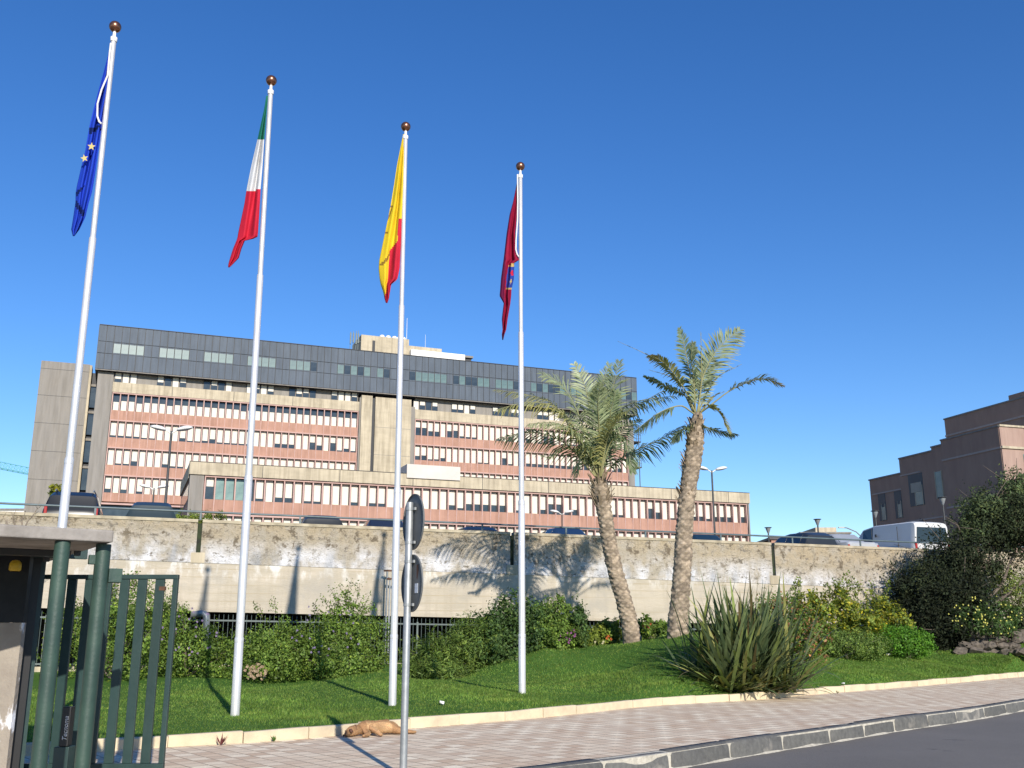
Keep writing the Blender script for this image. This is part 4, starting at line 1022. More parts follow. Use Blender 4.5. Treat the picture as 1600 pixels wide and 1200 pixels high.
wbar('cross_beam', 60, 862, 9.9, .9, .08, 2.2, 2.32, M['gate'])
wbar('canopy_beam', -40, 850, 9.0, 1.6, .15, 2.17, 2.24, M['dark'])
ylw = pm('beacon_yellow', (.55,.36,.02), None, 3, .4)
Q = atY(24, 884, 9.58); v_ = lp(Q.x, Q.y); mb = MB(); mb.lathe([(.001,.055),(.03,.05),(.05,.03),(.055,0),(.055,-.04),(.04,-.05)], 16, o=(v_.x, v_.y, Q.z)); mb.build('beacon', ylw, gh, smooth=True)
# gate motor with vertical lettering
Q = atY(103, 1165, 9.9)
mo = thing('gate_motor', (Q.x, Q.y, 0), 'black upright gate motor box with small white vertical lettering between the green columns', 'gate motor')
zt_ = atY(103, 1104, 9.9).z; zb_ = atY(103, 1166, 9.9).z
mb = MB(); mb.box(-.05, .03, -.04, .06, zb_, zt_); mb.build('housing', M['black'], mo, bevel=.006)
mb = MB(); mb.box(-.09, .05, -.05, .10, 0, zb_-.002); mb.build('base', M['gate'], mo, bevel=.005)
fc = bpy.data.curves.new('lettering', 'FONT'); fc.body = 'Tecnoma'; fc.size = .062; fc.extrude = .001; fc.shear = .3
ft = bpy.data.objects.new('lettering', fc); COL.objects.link(ft); dg = bpy.context.evaluated_depsgraph_get()
me = bpy.data.meshes.new_from_object(ft.evaluated_get(dg)); bpy.data.objects.remove(ft)
lt = bpy.data.objects.new('lettering', me); COL.objects.link(lt); me.materials.clear(); me.materials.append(M['letter']); lt.parent = mo
lt.rotation_euler = (math.pi/2, -math.pi/2, 0); lt.location = (.018, -.044, zb_+.05); lt.scale = (.95, 1, 1)

# ================================================================ CARS
def lofty(st):
    """st: (y, half width, z_belt, half roof, z_roof)"""
    mb = MB(); vs = []; n = 14
    for y, hw, zb, hr, zr in st:
        zl = .28; ring_ = [(-hw*.92, zl), (-hw, zl+.12), (-hw, zb-.18), (-hw*.965, zb), (-hr, zr-.06), (-hr*.86, zr-.012), (-hr*.4, zr)]
        ring_ += [(-x, z) for x, z in ring_[::-1]]
        vs += [(x, y, z) for x, z in ring_]
    fs = []
    for i in range(len(st)-1):
        for j in range(n): fs.append((i*n+j, i*n+(j+1) % n, (i+1)*n+(j+1) % n, (i+1)*n+j))
    fs += [tuple(range(n)), tuple((len(st)-1)*n+j for j in range(n))[::-1]]
    mb.add(vs, fs); return mb, vs, n
def quad_glass(vs, n, i, j, name, root, ins=.06, out=.008, mat=None, jj=None):
    a, b_, c_, d_ = [Vector(vs[k_]) for k_ in (i*n+3, j*n+3, j*n+4, i*n+4)]
    for s_ in (1, -1):
        pts = [Vector((p.x*s_, p.y, p.z)) for p in (a, b_, c_, d_)]; ce = sum(pts, Vector())/4
        nn = (pts[1]-pts[0]).cross(pts[3]-pts[0]).normalized(); nn = nn if nn.x*(-s_) > 0 else -nn
        q = [p.lerp(ce, ins*1.6) + nn*out for p in pts]; r_ = [p - nn*.02 for p in q]; mb = MB()
        mb.add(q + r_, [(0,1,2,3),(0,4,5,1),(1,5,6,2),(2,6,7,3),(3,7,4,0)]); mb.build(name, mat or M['carglass'], root)
def end_glass(vs, n, i, j, name, root, out=.01):
    """glass between the belt corners of station i and the roof corners of station j"""
    a, b_ = Vector(vs[i*n+3]), Vector(vs[i*n+10]); c_, d_ = Vector(vs[j*n+9]), Vector(vs[j*n+4])
    pts = [a, b_, c_, d_]; ce = sum(pts, Vector())/4; nn = (b_-a).cross(d_-a).normalized()
    ydir = -1 if ce.y < (vs[0][1]+vs[-1][1])/2 else 1
    if nn.y*ydir < 0: nn = -nn
    q = [p.lerp(ce, .13) + nn*out for p in pts]; r_ = [p - nn*.03 for p in q]; mb = MB()
    mb.add(q+r_, [(0,1,2,3),(0,4,5,1),(1,5,6,2),(2,6,7,3),(3,7,4,0)]); mb.build(name, M['carglass'], root)
def wheels(root, L, hw, yb, yf):
    for sx_ in (-1, 1):
        for y in (yb, yf):
            mb = MB(); mb.tube([(sx_*(hw-.2), y, .31), (sx_*(hw-.01), y, .31)], .31, 20); w_ = mb.build('wheel', M['tyre'], root)
            mb = MB(); mb.tube([(sx_*(hw-.05), y, .31), (sx_*(hw+.0), y, .31)], .19, 14); mb.build('rim', M['rim'], w_)
def paint(name, c, r_=.28): return pm(name, c, c, 1, r_, metal=.15)
def make_car(kind, colr, label, name='parked_car', group='cars parked behind the parapet'):
    pmx = paint('car_paint', colr); hw = .86
    if kind == 'hatch': st = [(-2.0,.80,.78,.70,.80),(-1.93,.84,.86,.72,.90),(-1.80,.85,.90,.66,1.28),(-1.45,.86,.92,.60,1.44),(-.3,.87,.91,.60,1.47),(.55,.86,.90,.58,1.38),(1.25,.85,.90,.70,.96),(1.95,.80,.76,.66,.80),(2.08,.72,.60,.6,.64)]; gi, re_, fr_ = (3,4,5), (1,3), (6,5)
    elif kind == 'sedan': st = [(-2.2,.78,.82,.68,.86),(-2.1,.84,.92,.74,.95),(-1.55,.85,.93,.70,.99),(-.95,.86,.93,.60,1.38),(-.2,.87,.92,.60,1.42),(.45,.86,.90,.58,1.36),(1.2,.85,.89,.70,.95),(2.0,.80,.75,.66,.79),(2.15,.72,.60,.6,.64)]; gi, re_, fr_ = (3,4,5), (2,3), (6,5)
    elif kind == 'suv': hw = .92; st = [(-2.2,.86,.92,.78,.96),(-2.15,.90,1.02,.80,1.06),(-1.98,.92,1.06,.74,1.55),(-1.6,.92,1.06,.68,1.72),(-.4,.93,1.05,.68,1.76),(.5,.92,1.03,.66,1.66),(1.15,.91,1.02,.76,1.10),(2.05,.86,.92,.72,.96),(2.2,.78,.70,.6,.74)]; gi, re_, fr_ = (3,4,5), (1,3), (6,5)
    root = thing(name, (0,0,0), label, 'car', group); mb, vs, n = lofty(st)
    b_ = mb.build('body', pmx, root, smooth=True); b_.modifiers.new('e','EDGE_SPLIT').split_angle = R(38)
    quad_glass(vs, n, gi[0], gi[1], 'side_window', root); quad_glass(vs, n, gi[1], gi[2], 'side_window', root)
    end_glass(vs, n, re_[0], re_[1], 'rear_window', root); end_glass(vs, n, fr_[0], fr_[1], 'windscreen', root)
    y0 = st[0][0]
    for sx_ in (-1, 1):
        mb = MB(); mb.box(sx_*hw*.86-.05, sx_*hw*.86+.05, y0-.01, y0+.16, st[1][2]-.30, st[1][2]+(.12 if kind == 'suv' else -.10)); mb.build('tail_light', M['tail'], root, bevel=.02)
        mb = MB(); mb.box(sx_*(hw+.02)-.07, sx_*(hw+.02)+.07, .55, .72, .92, 1.04); mb.build('mirror', pmx, root, bevel=.03)
        if kind == 'suv': mb = MB(); mb.tube([(sx_*.60,-1.7,1.73),(sx_*.60,-1.5,1.81),(sx_*.60,.3,1.80),(sx_*.60,.5,1.70)], .02, 6); mb.build('roof_rail', M['galv'], root)
    mb = MB(); mb.box(-.26,.26,y0-.015,y0+.05,.62,.74); mb.build('number_plate', M['plate'], root)
    mb = MB(); mb.box(-hw*.9,hw*.9,y0-.06,y0+.2,.32,.56); mb.build('bumper', M['dark'], root, bevel=.04)
    wheels(root, 4, hw, y0+.75, -y0-.85); return root
def make_van(label):
    pw = pm('van_white', (.56,.56,.55), (.52,.52,.51), 1, .35); root = thing('parked_van', (0,0,0), label, 'van')
    st = [(-2.35,.86,1.10,.78,1.90),(-2.29,.89,1.14,.77,2.02),(-2.1,.90,1.14,.76,2.07),(.3,.90,1.12,.76,2.12),(1.1,.90,1.10,.72,2.02),(1.65,.89,1.08,.70,1.55),(2.05,.86,1.00,.74,1.10),(2.4,.80,.75,.70,.86)]
    mb, vs, n = lofty(st); b_ = mb.build('body', pw, root, smooth=True); b_.modifiers.new('e','EDGE_SPLIT').split_angle = R(35)
    quad_glass(vs, n, 3, 4, 'side_window', root); end_glass(vs, n, 6, 4, 'windscreen', root)
    mb = MB(); mb.add([(-.76,-2.375,1.16),(.76,-2.375,1.16),(.69,-2.37,1.80),(-.69,-2.37,1.80),(-.76,-2.3,1.16),(.76,-2.3,1.16),(.69,-2.3,1.80),(-.69,-2.3,1.80)], [(0,1,2,3),(0,4,5,1),(1,5,6,2),(2,6,7,3),(3,7,4,0)]); mb.build('rear_window', M['carglass'], root)
    for sx_ in (-1,1):
        mb = MB(); mb.box(sx_*.80-.05, sx_*.80+.05, -2.38, -2.25, .75, 1.1); mb.build('tail_light', M['tail'], root)
        mb = MB(); mb.box(sx_*.98-.07, sx_*.98+.07, 1.25, 1.4, 1.1, 1.4); mb.build('mirror', M['dark'], root, bevel=.02)
        mb = MB(); mb.box(sx_*.895-.01, sx_*.895+.01, -1.4,-1.38,.6,1.9); mb.build('door_seam', M['dark'], root); mb = MB(); mb.box(sx_*.895-.01, sx_*.895+.01, .28,.30,.5,1.95); mb.build('door_seam', M['dark'], root)
    mb = MB(); mb.box(-.9,-.87,-.02,.08,1.55,1.68) ; mb.build('vent_cap', M['dark'], root)
    mb = MB(); mb.box(-.8,.8,-2.43,-2.3,.35,.6); mb.build('bumper', M['dark'], root, bevel=.04)
    wheels(root, 4.6, .9, -1.5, 1.5); return root
def park(root, px, off, rot=0, ypx=850, dz=0):
    s_, z = wall_hit(px, ypx); L2 = 2.1 + off
    # slide along so that the rear of the car lands on the line of sight
    r_ = ray(px, ypx); k_ = ((W0 - WN*(off+.3)) - C0).dot(WN) / r_.dot(WN); Pq = C0 + r_*k_
    P = Vector((Pq.x, Pq.y, 0)) - WN*2.1; root.location = (P.x, P.y, deckz(P) + dz); root.rotation_euler = (0, 0, WANG + rot)
park(make_car('suv', (.012,.014,.016), 'black off-roader with roof rails and red tail lights at the far left', name='parked_suv'), 106, 1.2)
park(make_car('hatch', (.03,.045,.05), 'dark teal-grey car roof behind the parapet just right of the black off-roader'), 232, 1.0, dz=.05)
park(make_car('hatch', (.025,.028,.03), 'dark grey car roof above the parapet between the second and third flagpoles'), 505, 1.0, dz=-.15)
park(make_car('sedan', (.03,.035,.05), 'dark car roof above the parapet partly hidden by the third flagpole and the round sign'), 612, 1.0, dz=-.05)
park(make_car('hatch', (.012,.013,.016), 'black car roof above the parapet just left of the fourth flagpole'), 758, .9, dz=-.33)
park(make_car('sedan', (.02,.045,.10), 'dark blue car roof above the parapet between the fourth flagpole and the left palm'), 904, .9, dz=-.12)
park(make_car('sedan', (.018,.04,.055), 'dark blue-green car roof above the parapet right of the palms'), 1124, .9, dz=-.14)
park(make_car('hatch', (.03,.035,.04), 'dark hatchback at the right of the car park, second to the left of the van'), 1290, 1.0, dz=.05)
park(make_car('sedan', (.45,.47,.48), 'silver car parked right beside the white van, mostly dark windows above the parapet'), 1347, .9, dz=.14)
van = make_van('white panel van with a black rear window parked behind the parapet near the brown building'); van.scale = (1.12, 1.05, 1.0); park(van, 1448, 1.2, dz=.05)

# ================================================================ LAMPS
def twin_lamp():
    t = thing('street_lamp', (0,0,0), '', 'street lamp', 'twin-headed lamps in the car park'); H_ = 8.9
    mb = MB(); mb.lathe([(.10,0),(.09,1.2),(.06,H_)], 12); mb.build('pole', M['dark'], t, smooth=True)
    for s_ in (-1, 1):
        mb = MB(); mb.tube([(0,0,H_-.15),(s_*.25,0,H_+.02),(s_*.45,0,H_+.08)], .04, 8); mb.build('arm', M['white'], t)
        mb = MB(); pr = []; k_ = 11
        vs = []; fs = []
        for i in range(k_):
            q = i/(k_-1); w_ = .27*math.sin(math.pi*(.08+.88*q))**.6; x = s_*(.30+q*.85); zc = H_+.06+.16*q
            vs += [(x, math.cos(a)*w_, zc + math.sin(a)*w_*(.62 if math.sin(a) > 0 else .4)) for a in np.linspace(0, 2*math.pi, 12, endpoint=False)]
        fs = [(i*12+j, i*12+(j+1)%12, (i+1)*12+(j+1)%12, (i+1)*12+j) for i in range(k_-1) for j in range(12)] + [tuple(range(12)), tuple((k_-1)*12+j for j in range(12))]
        mb.add(vs, fs); mb.build('lamp_head', M['lens'], t, smooth=True)
    return t
tp = twin_lamp()
for i, (px, py, Y, lb, rz) in enumerate([(268,672,55,'tall twin-headed white street lamp on a dark pole left of the hospital wing',0),(241,762,80,'shorter looking twin-headed lamp farther back, just left of the tall lamp by the wing',0),
        (1112,734,71,'twin-headed street lamp against the sky to the right of the palms',0),(878,801,97,'small far twin-headed lamp before the wing between fourth flagpole and left palm',0)]):
    o = tp if i == 0 else copy_tree(tp); o['label'] = lb; P = atY(px, py, Y); o.location = (P.x, P.y, P.z - 8.95); o.rotation_euler = (0,0,rz + .12)
def cup_lamp():
    t = thing('post_top_lamp', (0,0,0), '', 'street lamp', 'cup-shaped post-top lamps'); H_ = 4.2
    mb = MB(); mb.lathe([(.06,0),(.045,H_-.3)], 10); mb.build('pole', M['dark'], t, smooth=True)
    mb = MB(); mb.lathe([(.03,H_-.35),(.06,H_-.3),(.15,H_-.05),(.16,H_)], 14); mb.build('lamp_shade', M['galv'], t, smooth=True)
    mb = MB(); mb.lathe([(.001,H_+.07),(.22,H_+.05),(.23,H_+.02),(.001,H_+.01)], 14); mb.build('lamp_cap', M['dark'], t, smooth=True)
    return t
cl = cup_lamp()
for i, (px, py, Y, lb) in enumerate([(1200,824,62,'cup-shaped post-top lamp standing alone on the skyline right of the hospital wing'),(1277,811,58,'cup-shaped post-top lamp before the far pale building'),
        (1367,798,54,'cup-shaped post-top lamp at the left corner of the brown building'),(1472,777,49,'cup-shaped post-top lamp before the brown wall right of the white van')]):
    o = cl if i == 0 else copy_tree(cl); o['label'] = lb; P = atY(px, py, Y); o.location = (P.x, P.y, P.z - 4.25)
P = atY(1347, 838, 90); t = thing('curved_lamp', (P.x, P.y, 3.5), 'distant lamp with two thin curved arms on the skyline left of the white van', 'street lamp')
mb = MB(); mb.tube([(0,0,0),(0,0,P.z-3.5)], .07, 6); mb.build('pole', M['galv'], t)
for s_ in (-1,1):
    mb = MB(); mb.tube([(0,0,P.z-3.6),(s_*.5,0,P.z-3.1),(s_*1.3,0,P.z-2.75),(s_*1.7,0,P.z-2.7)], .05, 6); mb.box(s_*1.8-.25,s_*1.8+.25,-.1,.1,P.z-2.76,P.z-2.66); mb.build('arm', M['galv'], t)

# ================================================================ SMALL THINGS ALONG THE WALL
P = W0 + WU*(wall_hit(601, 900)[0]) + WN*.45; zt_ = atY(601, 893, P.y).z
t = thing('thin_post', (P.x, P.y, 0), 'thin pale post with two rusty brackets in front of the wall by the third flagpole', 'post')
mb = MB(); mb.tube([(0,0,0),(0,0,zt_)], .035, 8); mb.tube([(.10,0,0),(.10,0,zt_-.2)], .03, 8); mb.build('pipe', M['galv'], t)
mb = MB(); mb.box(-.12,.22,-.04,.04,zt_,zt_+.05); mb.box(.0,.28,-.05,.03,zt_-.28,zt_-.22); mb.build('bracket', M['rust'], t)
P = W0 + WU*(wall_hit(315, 960)[0]) + WN*1.5
t = thing('vent_pipe', (P.x, P.y, 0), 'pale elbow-shaped vent pipe poking out above the left hedge', 'pipe'); za = atY(315, 960, P.y).z
mb = MB(); mb.tube([(.12,0,0),(.12,0,za-.12),(.10,0,za-.04),(.03,0,za+.02),(-.07,0,za+.03),(-.35,0,za-.02)], .11, 14); mb.build('elbow', M['galv'], t, smooth=True)
def litter(px, py, z, lb, s_, cat='litter', name='paper_scrap', mat='paper'):
    q = atz(px, py, z); r = random.Random(px); mb = MB()
    vs = [(q.x + r.uniform(-1,1)*s_, q.y + r.uniform(-1,1)*s_, 0) for _ in range(7)]
    bm = bmesh.new(); t = thing(name, (q.x, q.y, z), lb, cat)
    for _ in range(14): bm.verts.new((r.uniform(-1,1)*s_, r.uniform(-1,1)*s_, r.uniform(0,1)*s_*1.1))
    bmesh.ops.convex_hull(bm, input=bm.verts); me = bpy.data.meshes.new('piece'); bm.to_mesh(me); bm.free(); me.materials.append(M[mat])
    o = bpy.data.objects.new('piece', me); COL.objects.link(o); o.parent = t
def lit(px, py, lb, s_, **k):
    # intersect the line of sight with the lawn
    for Y in np.arange(12, 48, .1):
        P = atY(px, py, Y)
        if P.z < gz1(P.x, P.y) + .03: break
    q = P; r = random.Random(px); t = thing(k.get('name','paper_scrap'), (q.x, q.y, q.z-.02), lb, k.get('cat','litter'))
    bm = bmesh.new()
    for _ in range(14): bm.verts.new((r.uniform(-1,1)*s_, r.uniform(-1,1)*s_, r.uniform(0,1)*s_*1.2))
    bmesh.ops.convex_hull(bm, input=bm.verts); me = bpy.data.meshes.new('piece'); bm.to_mesh(me); bm.free(); me.materials.append(M[k.get('mat','paper')])
    o = bpy.data.objects.new('piece', me); COL.objects.link(o); o.parent = t
lit(690, 1099, 'scrap of white paper on the lawn between the third and fourth flagpoles', .06)
lit(1388, 1024, 'white stone at the foot of the bright green low bush', .10, name='garden_stone', cat='stone')
lit(1317, 1068, 'small white scrap on the lawn close to the edging, right of the spiky flax', .05)
lit(1572, 1023, 'white stone at the foot of the dark rock border', .11, name='garden_stone', cat='stone')
# ================================================================ PALMS
def palm_trunk(pts, radii, root, seed, boots):
    """axis through world points; spiral of leaf scars as real relief"""
    P = np.array([list(p) for p in pts]); d = np.r_[0, np.cumsum(np.linalg.norm(np.diff(P, axis=0), axis=1))]; L = d[-1]
    nv, nu = 260, 40; t = np.linspace(0, L, nv); ax = np.stack([np.interp(t, d, P[:, k]) for k in range(3)], 1)
    for _ in range(30): ax[1:-1] = (ax[:-2] + ax[2:]) / 2 if False else (ax[:-2] + 2*ax[1:-1] + ax[2:]) / 4
    rad = np.interp(t, d, radii); rs = np.random.RandomState(seed); v = np.empty((nv, nu, 3)); tint = np.empty((nv, nu, 3))
    hx = .17; k_ = 7
    cell = {}
    for i in range(nv):
        for j in range(nu):
            a = 2*np.pi*j/nu; row = t[i]/hx*2; c0 = a/(2*np.pi)*k_ ; r0 = int(np.floor(row)); best = 9
            for rr_ in (r0-1, r0, r0+1, r0+2):
                cc = np.round(c0 - .5*(rr_ % 2)) + .5*(rr_ % 2); key = (rr_, cc % k_)
                if key not in cell: cell[key] = (rs.uniform(-.28, .28), rs.uniform(-.35, .35), rs.uniform(.6, 1.3), rs.uniform(.6, 1.3))
                q = cell[key]; dd = abs(c0 - cc + q[0]*.4)*1.15 + abs(row - rr_ + q[1]*.5)*.75
                if dd < best: best = dd; up = row - rr_; info = q
            h = max(0, 1 - best) ; rr = rad[i]*(1 + .30*h*info[2] + .14*max(0, up)*(best < .8) - .04)
            v[i, j] = (ax[i][0] + rr*np.cos(a), ax[i][1] + rr*np.sin(a), ax[i][2]); s_ = (.38 + .85*h)*info[3]; tint[i, j] = (s_, s_*.98, s_*.95)
    idx = np.arange(nv*nu).reshape(nv, nu); f = np.stack([idx[:-1], np.roll(idx, -1, 1)[:-1], np.roll(idx, -1, 1)[1:], idx[1:]], -1).reshape(-1, 4)
    v = v.reshape(-1, 3) - np.array(root.location)
    np_obj('trunk', v, f, M['trunk'], root, tint=tint.reshape(-1, 3))
    return ax[-1], (ax[-1]-ax[-6])/np.linalg.norm(ax[-1]-ax[-6])
def frond(root, ctl_, ll=.42, n=56, seed=0, droop=.35, col=(1,1,1), start=.16, sparse=0, vee=.5, browntip=0, rach=.018, roll=None):
    """ctl_: world points along the rachis (3 or 4) -> catmull curve, leaflets on both sides"""
    rs = np.random.RandomState(seed); P = np.array([list(p) for p in ctl_]); k = len(P)
    Q = np.vstack([2*P[0]-P[1], P, 2*P[-1]-P[-2]]); cur = []
    for i in range(k-1):
        for t in np.linspace(0, 1, 14, endpoint=(i == k-2)):
            p0, p1, p2, p3 = Q[i:i+4]; cur.append(.5*((2*p1)+(-p0+p2)*t+(2*p0-5*p1+4*p2-p3)*t*t+(-p0+3*p1-3*p2+p3)*t**3))
    cur = np.array(cur); d = np.r_[0, np.cumsum(np.linalg.norm(np.diff(cur, axis=0), axis=1))]; L = d[-1]
    def at(s_): return np.array([np.interp(s_, d, cur[:, q]) for q in range(3)])
    rl = math.radians(rs.normal(0, 18) if roll is None else roll)
    V = []; Fc = []; T = []
    up0 = np.array([0, 0, 1.])
    for sgn in (1, -1):
        for i in range(n):
            if rs.rand() < sparse: continue
            q = start + (1-start)*(i + rs.uniform(0, .8))/n; s_ = q*L; p = at(s_); tg = at(min(L, s_+.05)) - at(max(0, s_-.05)); tg /= np.linalg.norm(tg)
            side = np.cross(tg, up0); nl = np.linalg.norm(side); side = side/nl if nl > .15 else np.array([1., 0, 0]); nor = np.cross(side, tg)
            if nor[2] < 0: nor = -nor
            side, nor = side*math.cos(rl) + nor*math.sin(rl), nor*math.cos(rl) - side*math.sin(rl)
            e_ = (q-start)/(1-start); ln = ll*(.55 + .65*math.sin(math.pi*min(1, e_*.9+.12)))*rs.uniform(.85, 1.12); ln *= (1 - .45*max(0, e_-.75)/.25)
            fw = .55 + .6*e_ + rs.normal(0, .12); dr = side*sgn + tg*fw + nor*(vee + rs.normal(0, .22)); dr /= np.linalg.norm(dr)
            w_ = .021*rs.uniform(.8, 1.3); wv = np.cross(dr, nor); wv = wv/np.linalg.norm(wv)*w_; b = len(V)
            m1 = p + dr*ln*.55 - up0*droop*ln*.16; m2 = p + dr*ln - up0*droop*ln*.62
            V += [p-wv*.5, p+wv*.5, m1-wv, m1+wv, m2-wv*.15, m2+wv*.15]; Fc += [(b, b+1, b+3, b+2), (b+2, b+3, b+5, b+4)]
            s2 = rs.uniform(.75, 1.25); bt = browntip*max(0, e_-.6)/.4; c = np.array(col)*s2*(1-bt) + np.array([1.9, 1.25, 1.0])*bt; T += [c*.95]*2 + [c]*2 + [c*np.array([1.25, 1.12, .9])]*2
    fr_ = np_obj('frond', np.array(V) - np.array(root.location), Fc, [M['palm']], root, tint=np.array(T))
    mb = MB(); ss = np.linspace(0, L, 18); mb.tube([at(x) for x in ss], [rach*(1.5 - 1.25*x/L) for x in ss], 6); mb.build('rachis', M['rachis'], fr_, smooth=True, world=False)
    r_ = fr_.children[0]
    for v_ in r_.data.vertices: v_.co -= root.location
    return fr_
def palm(bx, by, Y, trk, crown, fronds, label, seed, ll, boots=0):
    B = atY(bx, by, Y); root = thing('palm_tree', tuple(B), label, 'palm tree', 'date palms on the grass mound')
    pts = [atY(x, y, Y + .0) for x, y, w_ in trk]; pts[0].z -= .25; radii = [w_/2*Y/F*.71 for x, y, w_ in trk]
    palm_trunk(pts, radii, root, seed, boots)
    c = atY(*crown, Y)
    for i, (path, dy, kw) in enumerate(fronds):
        n = len(path); P = [c + Vector((rnd.uniform(-.05,.05), .06*(1 if dy > 0 else -1), 0))]
        for j, (x, y) in enumerate(path): P.append(atY(x, y, Y + dy*((j+1)/n)**1.2))
        frond(root, P, seed=seed*100+i, **{**dict(ll=ll), **kw})
    return root, c
YEL = (1.25, 1.1, .7); DK = (.68, .78, .72); MID = (.95, 1, .95); LT = (1.15, 1.18, 1.1)
LY = 30.0
Lf = [ # left palm
 ([(884,694),(835,676),(777,685)], -1.2, dict(col=DK, droop=1.1, vee=.0, ll=.55)),
 ([(884,650),(832,628),(776,640)], -1.0, dict(col=YEL, droop=.9, vee=.1, ll=.75)),
 ([(872,640),(828,618),(775,609)], .5, dict(col=YEL, droop=.7, vee=.1, ll=.62)),
 ([(905,650),(877,601),(843,583)], -.3, dict(col=MID, ll=.72, droop=.5, roll=45, vee=.2)),
 ([(922,640),(909,590),(896,568)], .2, dict(col=LT, ll=.6, roll=65, vee=.2)),
 ([(936,650),(942,600),(952,568)], .5, dict(col=DK, ll=.5, roll=-50)),
 ([(945,660),(958,605),(968,564)], -.2, dict(col=LT, ll=.72, roll=-65, vee=.15)),
 ([(950,660),(978,635),(1004,625),(1055,618)], -.6, dict(col=DK, ll=.62, droop=1.0, vee=.1)),
 ([(948,670),(985,640),(1045,605)], .9, dict(col=DK, ll=.6, droop=1.0, vee=.1)),
 ([(962,722),(990,705),(1024,690),(1068,665)], -.4, dict(col=(.62,.75,.65), ll=.58, droop=.9, vee=.1)),
 ([(955,690),(975,690),(988,738)], -1.0, dict(col=DK, ll=.45, droop=.8)),
 ([(925,700),(908,712),(901,745)], -1.1, dict(col=DK, ll=.4, droop=.9)),
 ([(936,670),(934,630),(938,600)], -1.4, dict(col=LT, ll=.55)),
 ([(908,690),(872,662),(826,662)], -1.4, dict(col=(1.05,1.08,.95), droop=1.0, vee=.05, ll=.58)),
 ([(910,712),(884,700),(860,714),(845,712)], -.8, dict(col=DK, ll=.28, droop=.9)),
 ([(948,690),(962,655),(985,640)], -1.6, dict(col=YEL, ll=.55, droop=.8)),
 ([(948,690),(955,640),(962,610)], -.9, dict(col=(.8,.9,.8), ll=.55)),
 ([(915,700),(895,660),(868,640)], 1.1, dict(col=DK, ll=.55, droop=.8)),
 ([(955,700),(972,672),(1000,655)], 1.2, dict(col=DK, ll=.55, droop=.9)),
]
palm(988, 1003, LY, [(990,1012,36),(984,975,32),(974,935,31),(962,895,30),(952,850,29),(946,810,28),(941,785,30),(938,765,34),(937,748,24)], (937,752), Lf,
     'left palm with the fuller, lower crown, its trunk leaning left', 3, .55)
RY = 28.0
Rf = [
 ([(1078,585),(1069,540),(1062,512)], .3, dict(col=DK, ll=.34, roll=70, vee=.15)),
 ([(1098,590),(1122,545),(1156,515)], .1, dict(col=MID, ll=.62, vee=.1, roll=-65, start=.25)),
 ([(1084,595),(1080,560),(1083,535)], -.5, dict(col=LT, ll=.40, roll=60, vee=.2)),
 ([(1096,600),(1104,575),(1112,550)], .6, dict(col=MID, ll=.42, roll=-60, vee=.1)),
 ([(1070,610),(1050,580),(1030,562),(1013,556)], -.3, dict(col=YEL, ll=.34, droop=.7, browntip=.7, start=.4)),
 ([(1072,620),(1045,606),(1006,587)], .3, dict(col=DK, ll=.26, droop=.8, start=.35)),
 ([(1078,642),(1062,634),(1030,645),(992,673)], -.3, dict(col=DK, ll=.30, droop=1.0, vee=-.1, start=.35)),
 ([(1108,635),(1145,608),(1190,592),(1224,603)], -.2, dict(col=(1.0,.95,.9), ll=.36, droop=.6, browntip=.9, start=.42)),
 ([(1100,640),(1114,636),(1128,650),(1139,676)], -.7, dict(col=YEL, ll=.24, droop=.7, start=.25)),
 ([(1098,664),(1118,672),(1152,679)], -.3, dict(col=DK, ll=.28, droop=.6, vee=.1)),
 ([(1100,625),(1121,590),(1159,569)], .5, dict(col=(.7,.7,.5), ll=.12, sparse=.5)),
 ([(1074,615),(1050,590),(1014,578)], .7, dict(col=(.7,.7,.5), ll=.08, sparse=.6)),
 ([(1105,632),(1118,618),(1132,612)], .5, dict(col=(.8,.7,.6), ll=.14, sparse=.5)),
 ([(1096,600),(1096,560),(1095,518)], .1, dict(col=(.7,.7,.5), ll=.05, sparse=.7)),
 ([(1060,600),(1020,560),(965,533)], .3, dict(col=(1.1,.9,.6), ll=.07, sparse=.75, rach=.014)),
 ([(1078,668),(1066,672),(1056,690)], -.5, dict(col=DK, ll=.34, droop=.8)),
]
palm(1058, 992, RY, [(1057,1002,44),(1060,965,38),(1064,920,34),(1067,870,33),(1070,820,32),(1073,780,31),(1078,745,33),(1084,710,34),(1087,685,32),(1089,660,26),(1090,645,16)], (1089,650), Rf,
     'right palm, taller with a sparse crown of arching fronds and a shaggy upper trunk', 4, .4)
# old leaf bases (boots) round the tops of the trunks
def boots(root, px0, py0, px1, py1, Y, n, ln, rr_, seed):
    r = random.Random(seed); A = atY(px0, py0, Y); B = atY(px1, py1, Y); mb = MB()
    for i in range(n):
        q = r.random(); a = r.uniform(0, 2*math.pi); c = A.lerp(B, q); o = Vector((math.cos(a), math.sin(a), 0)); l_ = ln*r.uniform(.5, 1.2)
        p0 = c + o*rr_*.75; p1 = p0 + o*l_*.45 + Vector((0,0,l_*.9)); p2 = p1 + o*l_*.18 + Vector((0,0,l_*.2)); w_ = r.uniform(.018, .04); sd_ = o.cross(Vector((0,0,1)))
        vs = [p0-sd_*w_*1.5, p0+sd_*w_*1.5, p1+sd_*w_, p1-sd_*w_, p2+sd_*w_*.4, p2-sd_*w_*.4]; vs += [v_ - o*.02 for v_ in vs]
        mb.add(vs, [(0,1,2,3),(3,2,4,5),(6,9,8,7),(9,11,10,8),(0,3,9,6),(1,7,8,2),(3,5,11,9),(2,8,10,4),(5,4,10,11)])
    mb.build('leaf_bases', [pm('leaf_base', (.30,.23,.15), (.15,.11,.075), 6, .9)], root, world=True)
palms = [o for o in COL.objects if o.name.startswith('palm_tree')]
